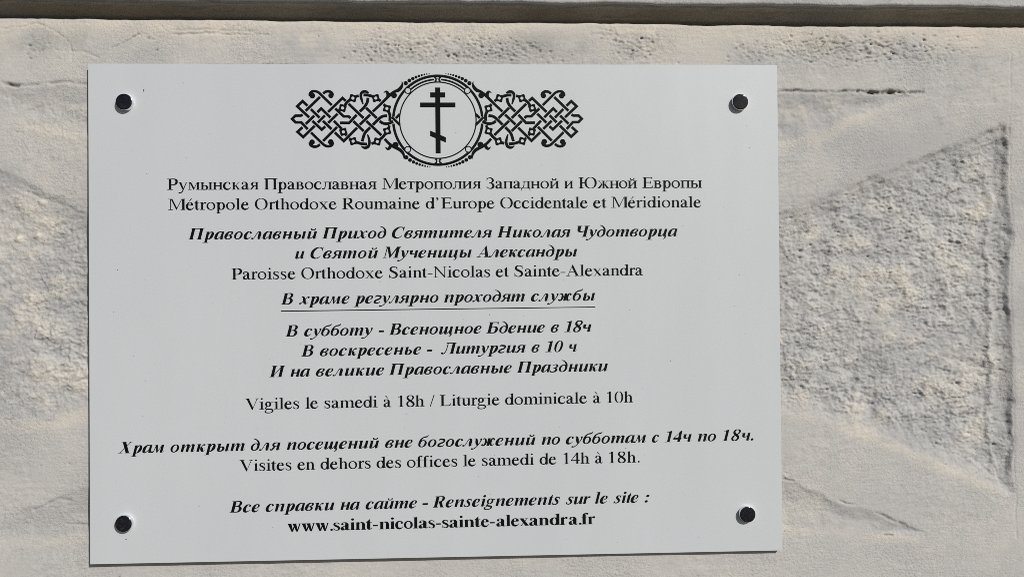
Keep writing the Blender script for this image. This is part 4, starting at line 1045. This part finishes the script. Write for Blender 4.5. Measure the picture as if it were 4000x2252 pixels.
for s_ in (-1, 1):
    rg += arcband(554, 579, 90-s_*6, 90-s_*41, 30) + dot(566.5*math.cos(math.radians(90-s_*6)), -566.5*math.sin(math.radians(90-s_*6)), 12.5)
    for top_ in (-1, 1):
        rg += stroke((s_*44, top_*597, 26), (s_*26, top_*585, 22), (s_*21, top_*565, 20), (s_*26, top_*546, 22), (s_*40, top_*534, 24)) 
        rg += poly((s_*60, top_*600), (s_*30, top_*600), (s_*34, top_*580), (s_*40, top_*585)) if top_ > 0 else []
rg += poly((-7, -583), (7, -583), (0, -571)) + poly((-7, 571), (7, 571), (0, 559))
for x, y, r in ((440, -513, 30), (390, -550, 27), (342, -577, 24), (298, -597, 21), (257, -613, 18.5), (218, -625, 15.5), (182, -634, 13), (148, -640, 10.5), (116, -643, 8)):
    for s_ in (-1, 1):
        rg += dot(s_*x, y, r)
        rg += dot(s_*(x-1), -y+1, r)
# crossings where the knotwork meets the ring
for s_ in (-1, 1):
    rg += [[(s_*(x-2159), y-741) for x, y in p] for p in stroke((1524, 696, 34), (1636, 808, 34), line=True)+stroke((1578, 714, 34), (1634, 655, 34), line=True)]
V, F = union(emb(rg))
flat('emblem_ring', V, F, label='black ring with beads round the cross')
cr_ = poly((-35, -454), (35, -454), (35, 460), (-35, 460)) + poly((-104, -386), (104, -386), (104, -314), (-104, -314)) + poly((-244, -245), (244, -245), (244, -178), (-244, -178)) + poly((-109, 143), (109, 237), (109, 311), (-109, 219))
V, F = union(emb(cr_))
flat('cross', V, F, label='black three-barred cross')

# ---------------------------------------------------------------- screw caps
def lathe(name, prof, mat, seg=64):
    bm = bmesh.new(); rings = []
    for r, z in prof:
        if r < 1e-6: rings.append([bm.verts.new((0, z/1000, 0))])
        else: rings.append([bm.verts.new((r/1000*math.cos(2*math.pi*i/seg), z/1000, r/1000*math.sin(2*math.pi*i/seg))) for i in range(seg)])
    for A, B in zip(rings, rings[1:]):
        for i in range(seg):
            j = (i+1) % seg
            if len(B) == 1: bm.faces.new((A[i], A[j], B[0]))
            elif len(A) == 1: bm.faces.new((A[0], B[j], B[i]))
            else: bm.faces.new((A[i], A[j], B[j], B[i]))
    bmesh.ops.recalc_face_normals(bm, faces=bm.faces[:])
    for f in bm.faces: f.smooth = True
    me = bpy.data.meshes.new(name); bm.to_mesh(me); bm.free(); me.materials.append(mat)
    return me
H_ = 3.7
rim = lathe('screw_cap', [(7.0, .3), (7.05, -.2), (7.02, -H_+.75), (6.93, -H_+.5), (6.80, -H_+.26), (6.3, -H_+.26)], mat_chrome)
face = lathe('cap_face', [(6.79, -H_+.255), (6.66, -H_+.10), (6.3, -H_-.02), (5.6, -H_-.10), (3.0, -H_-.18), (0, -H_-.21)], mat_face)
washer = lathe('washer', [(0.001, -.02), (7.9, -.02), (8.1, -.04), (8.1, .2)], mat_panel)
for x, y, nm in ((31.4, 33.4, 'upper left'), (559.9, 33.3, 'upper right'), (29.6, 389.8, 'lower left'), (562.4, 391.7, 'lower right')):
    c = link('screw_cap', rim, sign, label='chrome screw cap in the %s corner' % nm)
    c.location = Vector(P(x, y, 0)) - Vector(sign.location)
    f = link('cap_face', face, c)

# ---------------------------------------------------------------- dirt on the panel
rd = random.Random(4)
g = []
def speck(x, y, a, b, rot):
    n_ = 7
    g.append([(x+a*math.cos(t)*math.cos(rot)*k-b*math.sin(t)*math.sin(rot)*k, y+a*math.cos(t)*math.sin(rot)*k+b*math.sin(t)*math.cos(rot)*k)
              for t, k in ((2*math.pi*i/n_, rd.uniform(.75, 1.2)) for i in range(n_))])
for _ in range(150):
    a = rd.choice((.12, .16, .2, .28))
    speck(rd.uniform(4, 590), rd.uniform(4, 420), a*rd.uniform(1, 1.8), a*.8, rd.uniform(0, 3))
for x, y, a, b_, r in ((46.5, 22.6, .75, .6, .4), (46.2, 23.8, .2, .55, .1), (245.9, 187.6, .65, .22, -.8), (545.5, 124.8, .2, .7, -.1), (340, 216.5, .2, .7, .15), (47, 270, .3, .25, 0), (87, 277, .22, .2, 0), (48.5, 94, .3, .2, 1),
                     (27, 206, .25, .2, 0), (404, 187, .3, .25, 0), (352, 268.8, .25, .2, 0), (30, 404, .9, .2, .1), (497, 258, .15, 1.4, -.5), (102, 60, .3, .2, .4), (268, 301, .5, .18, 2.3), (500, 356, .3, .2, .2)):
    speck(x, y, a, b_, r)
V, F = [], []
for p in g:
    F.append(tuple(range(len(V), len(V)+len(p)))); V += p
flat('dirt_specks', V, F, mat=mat_dirt, z=-.05, kind='stuff')
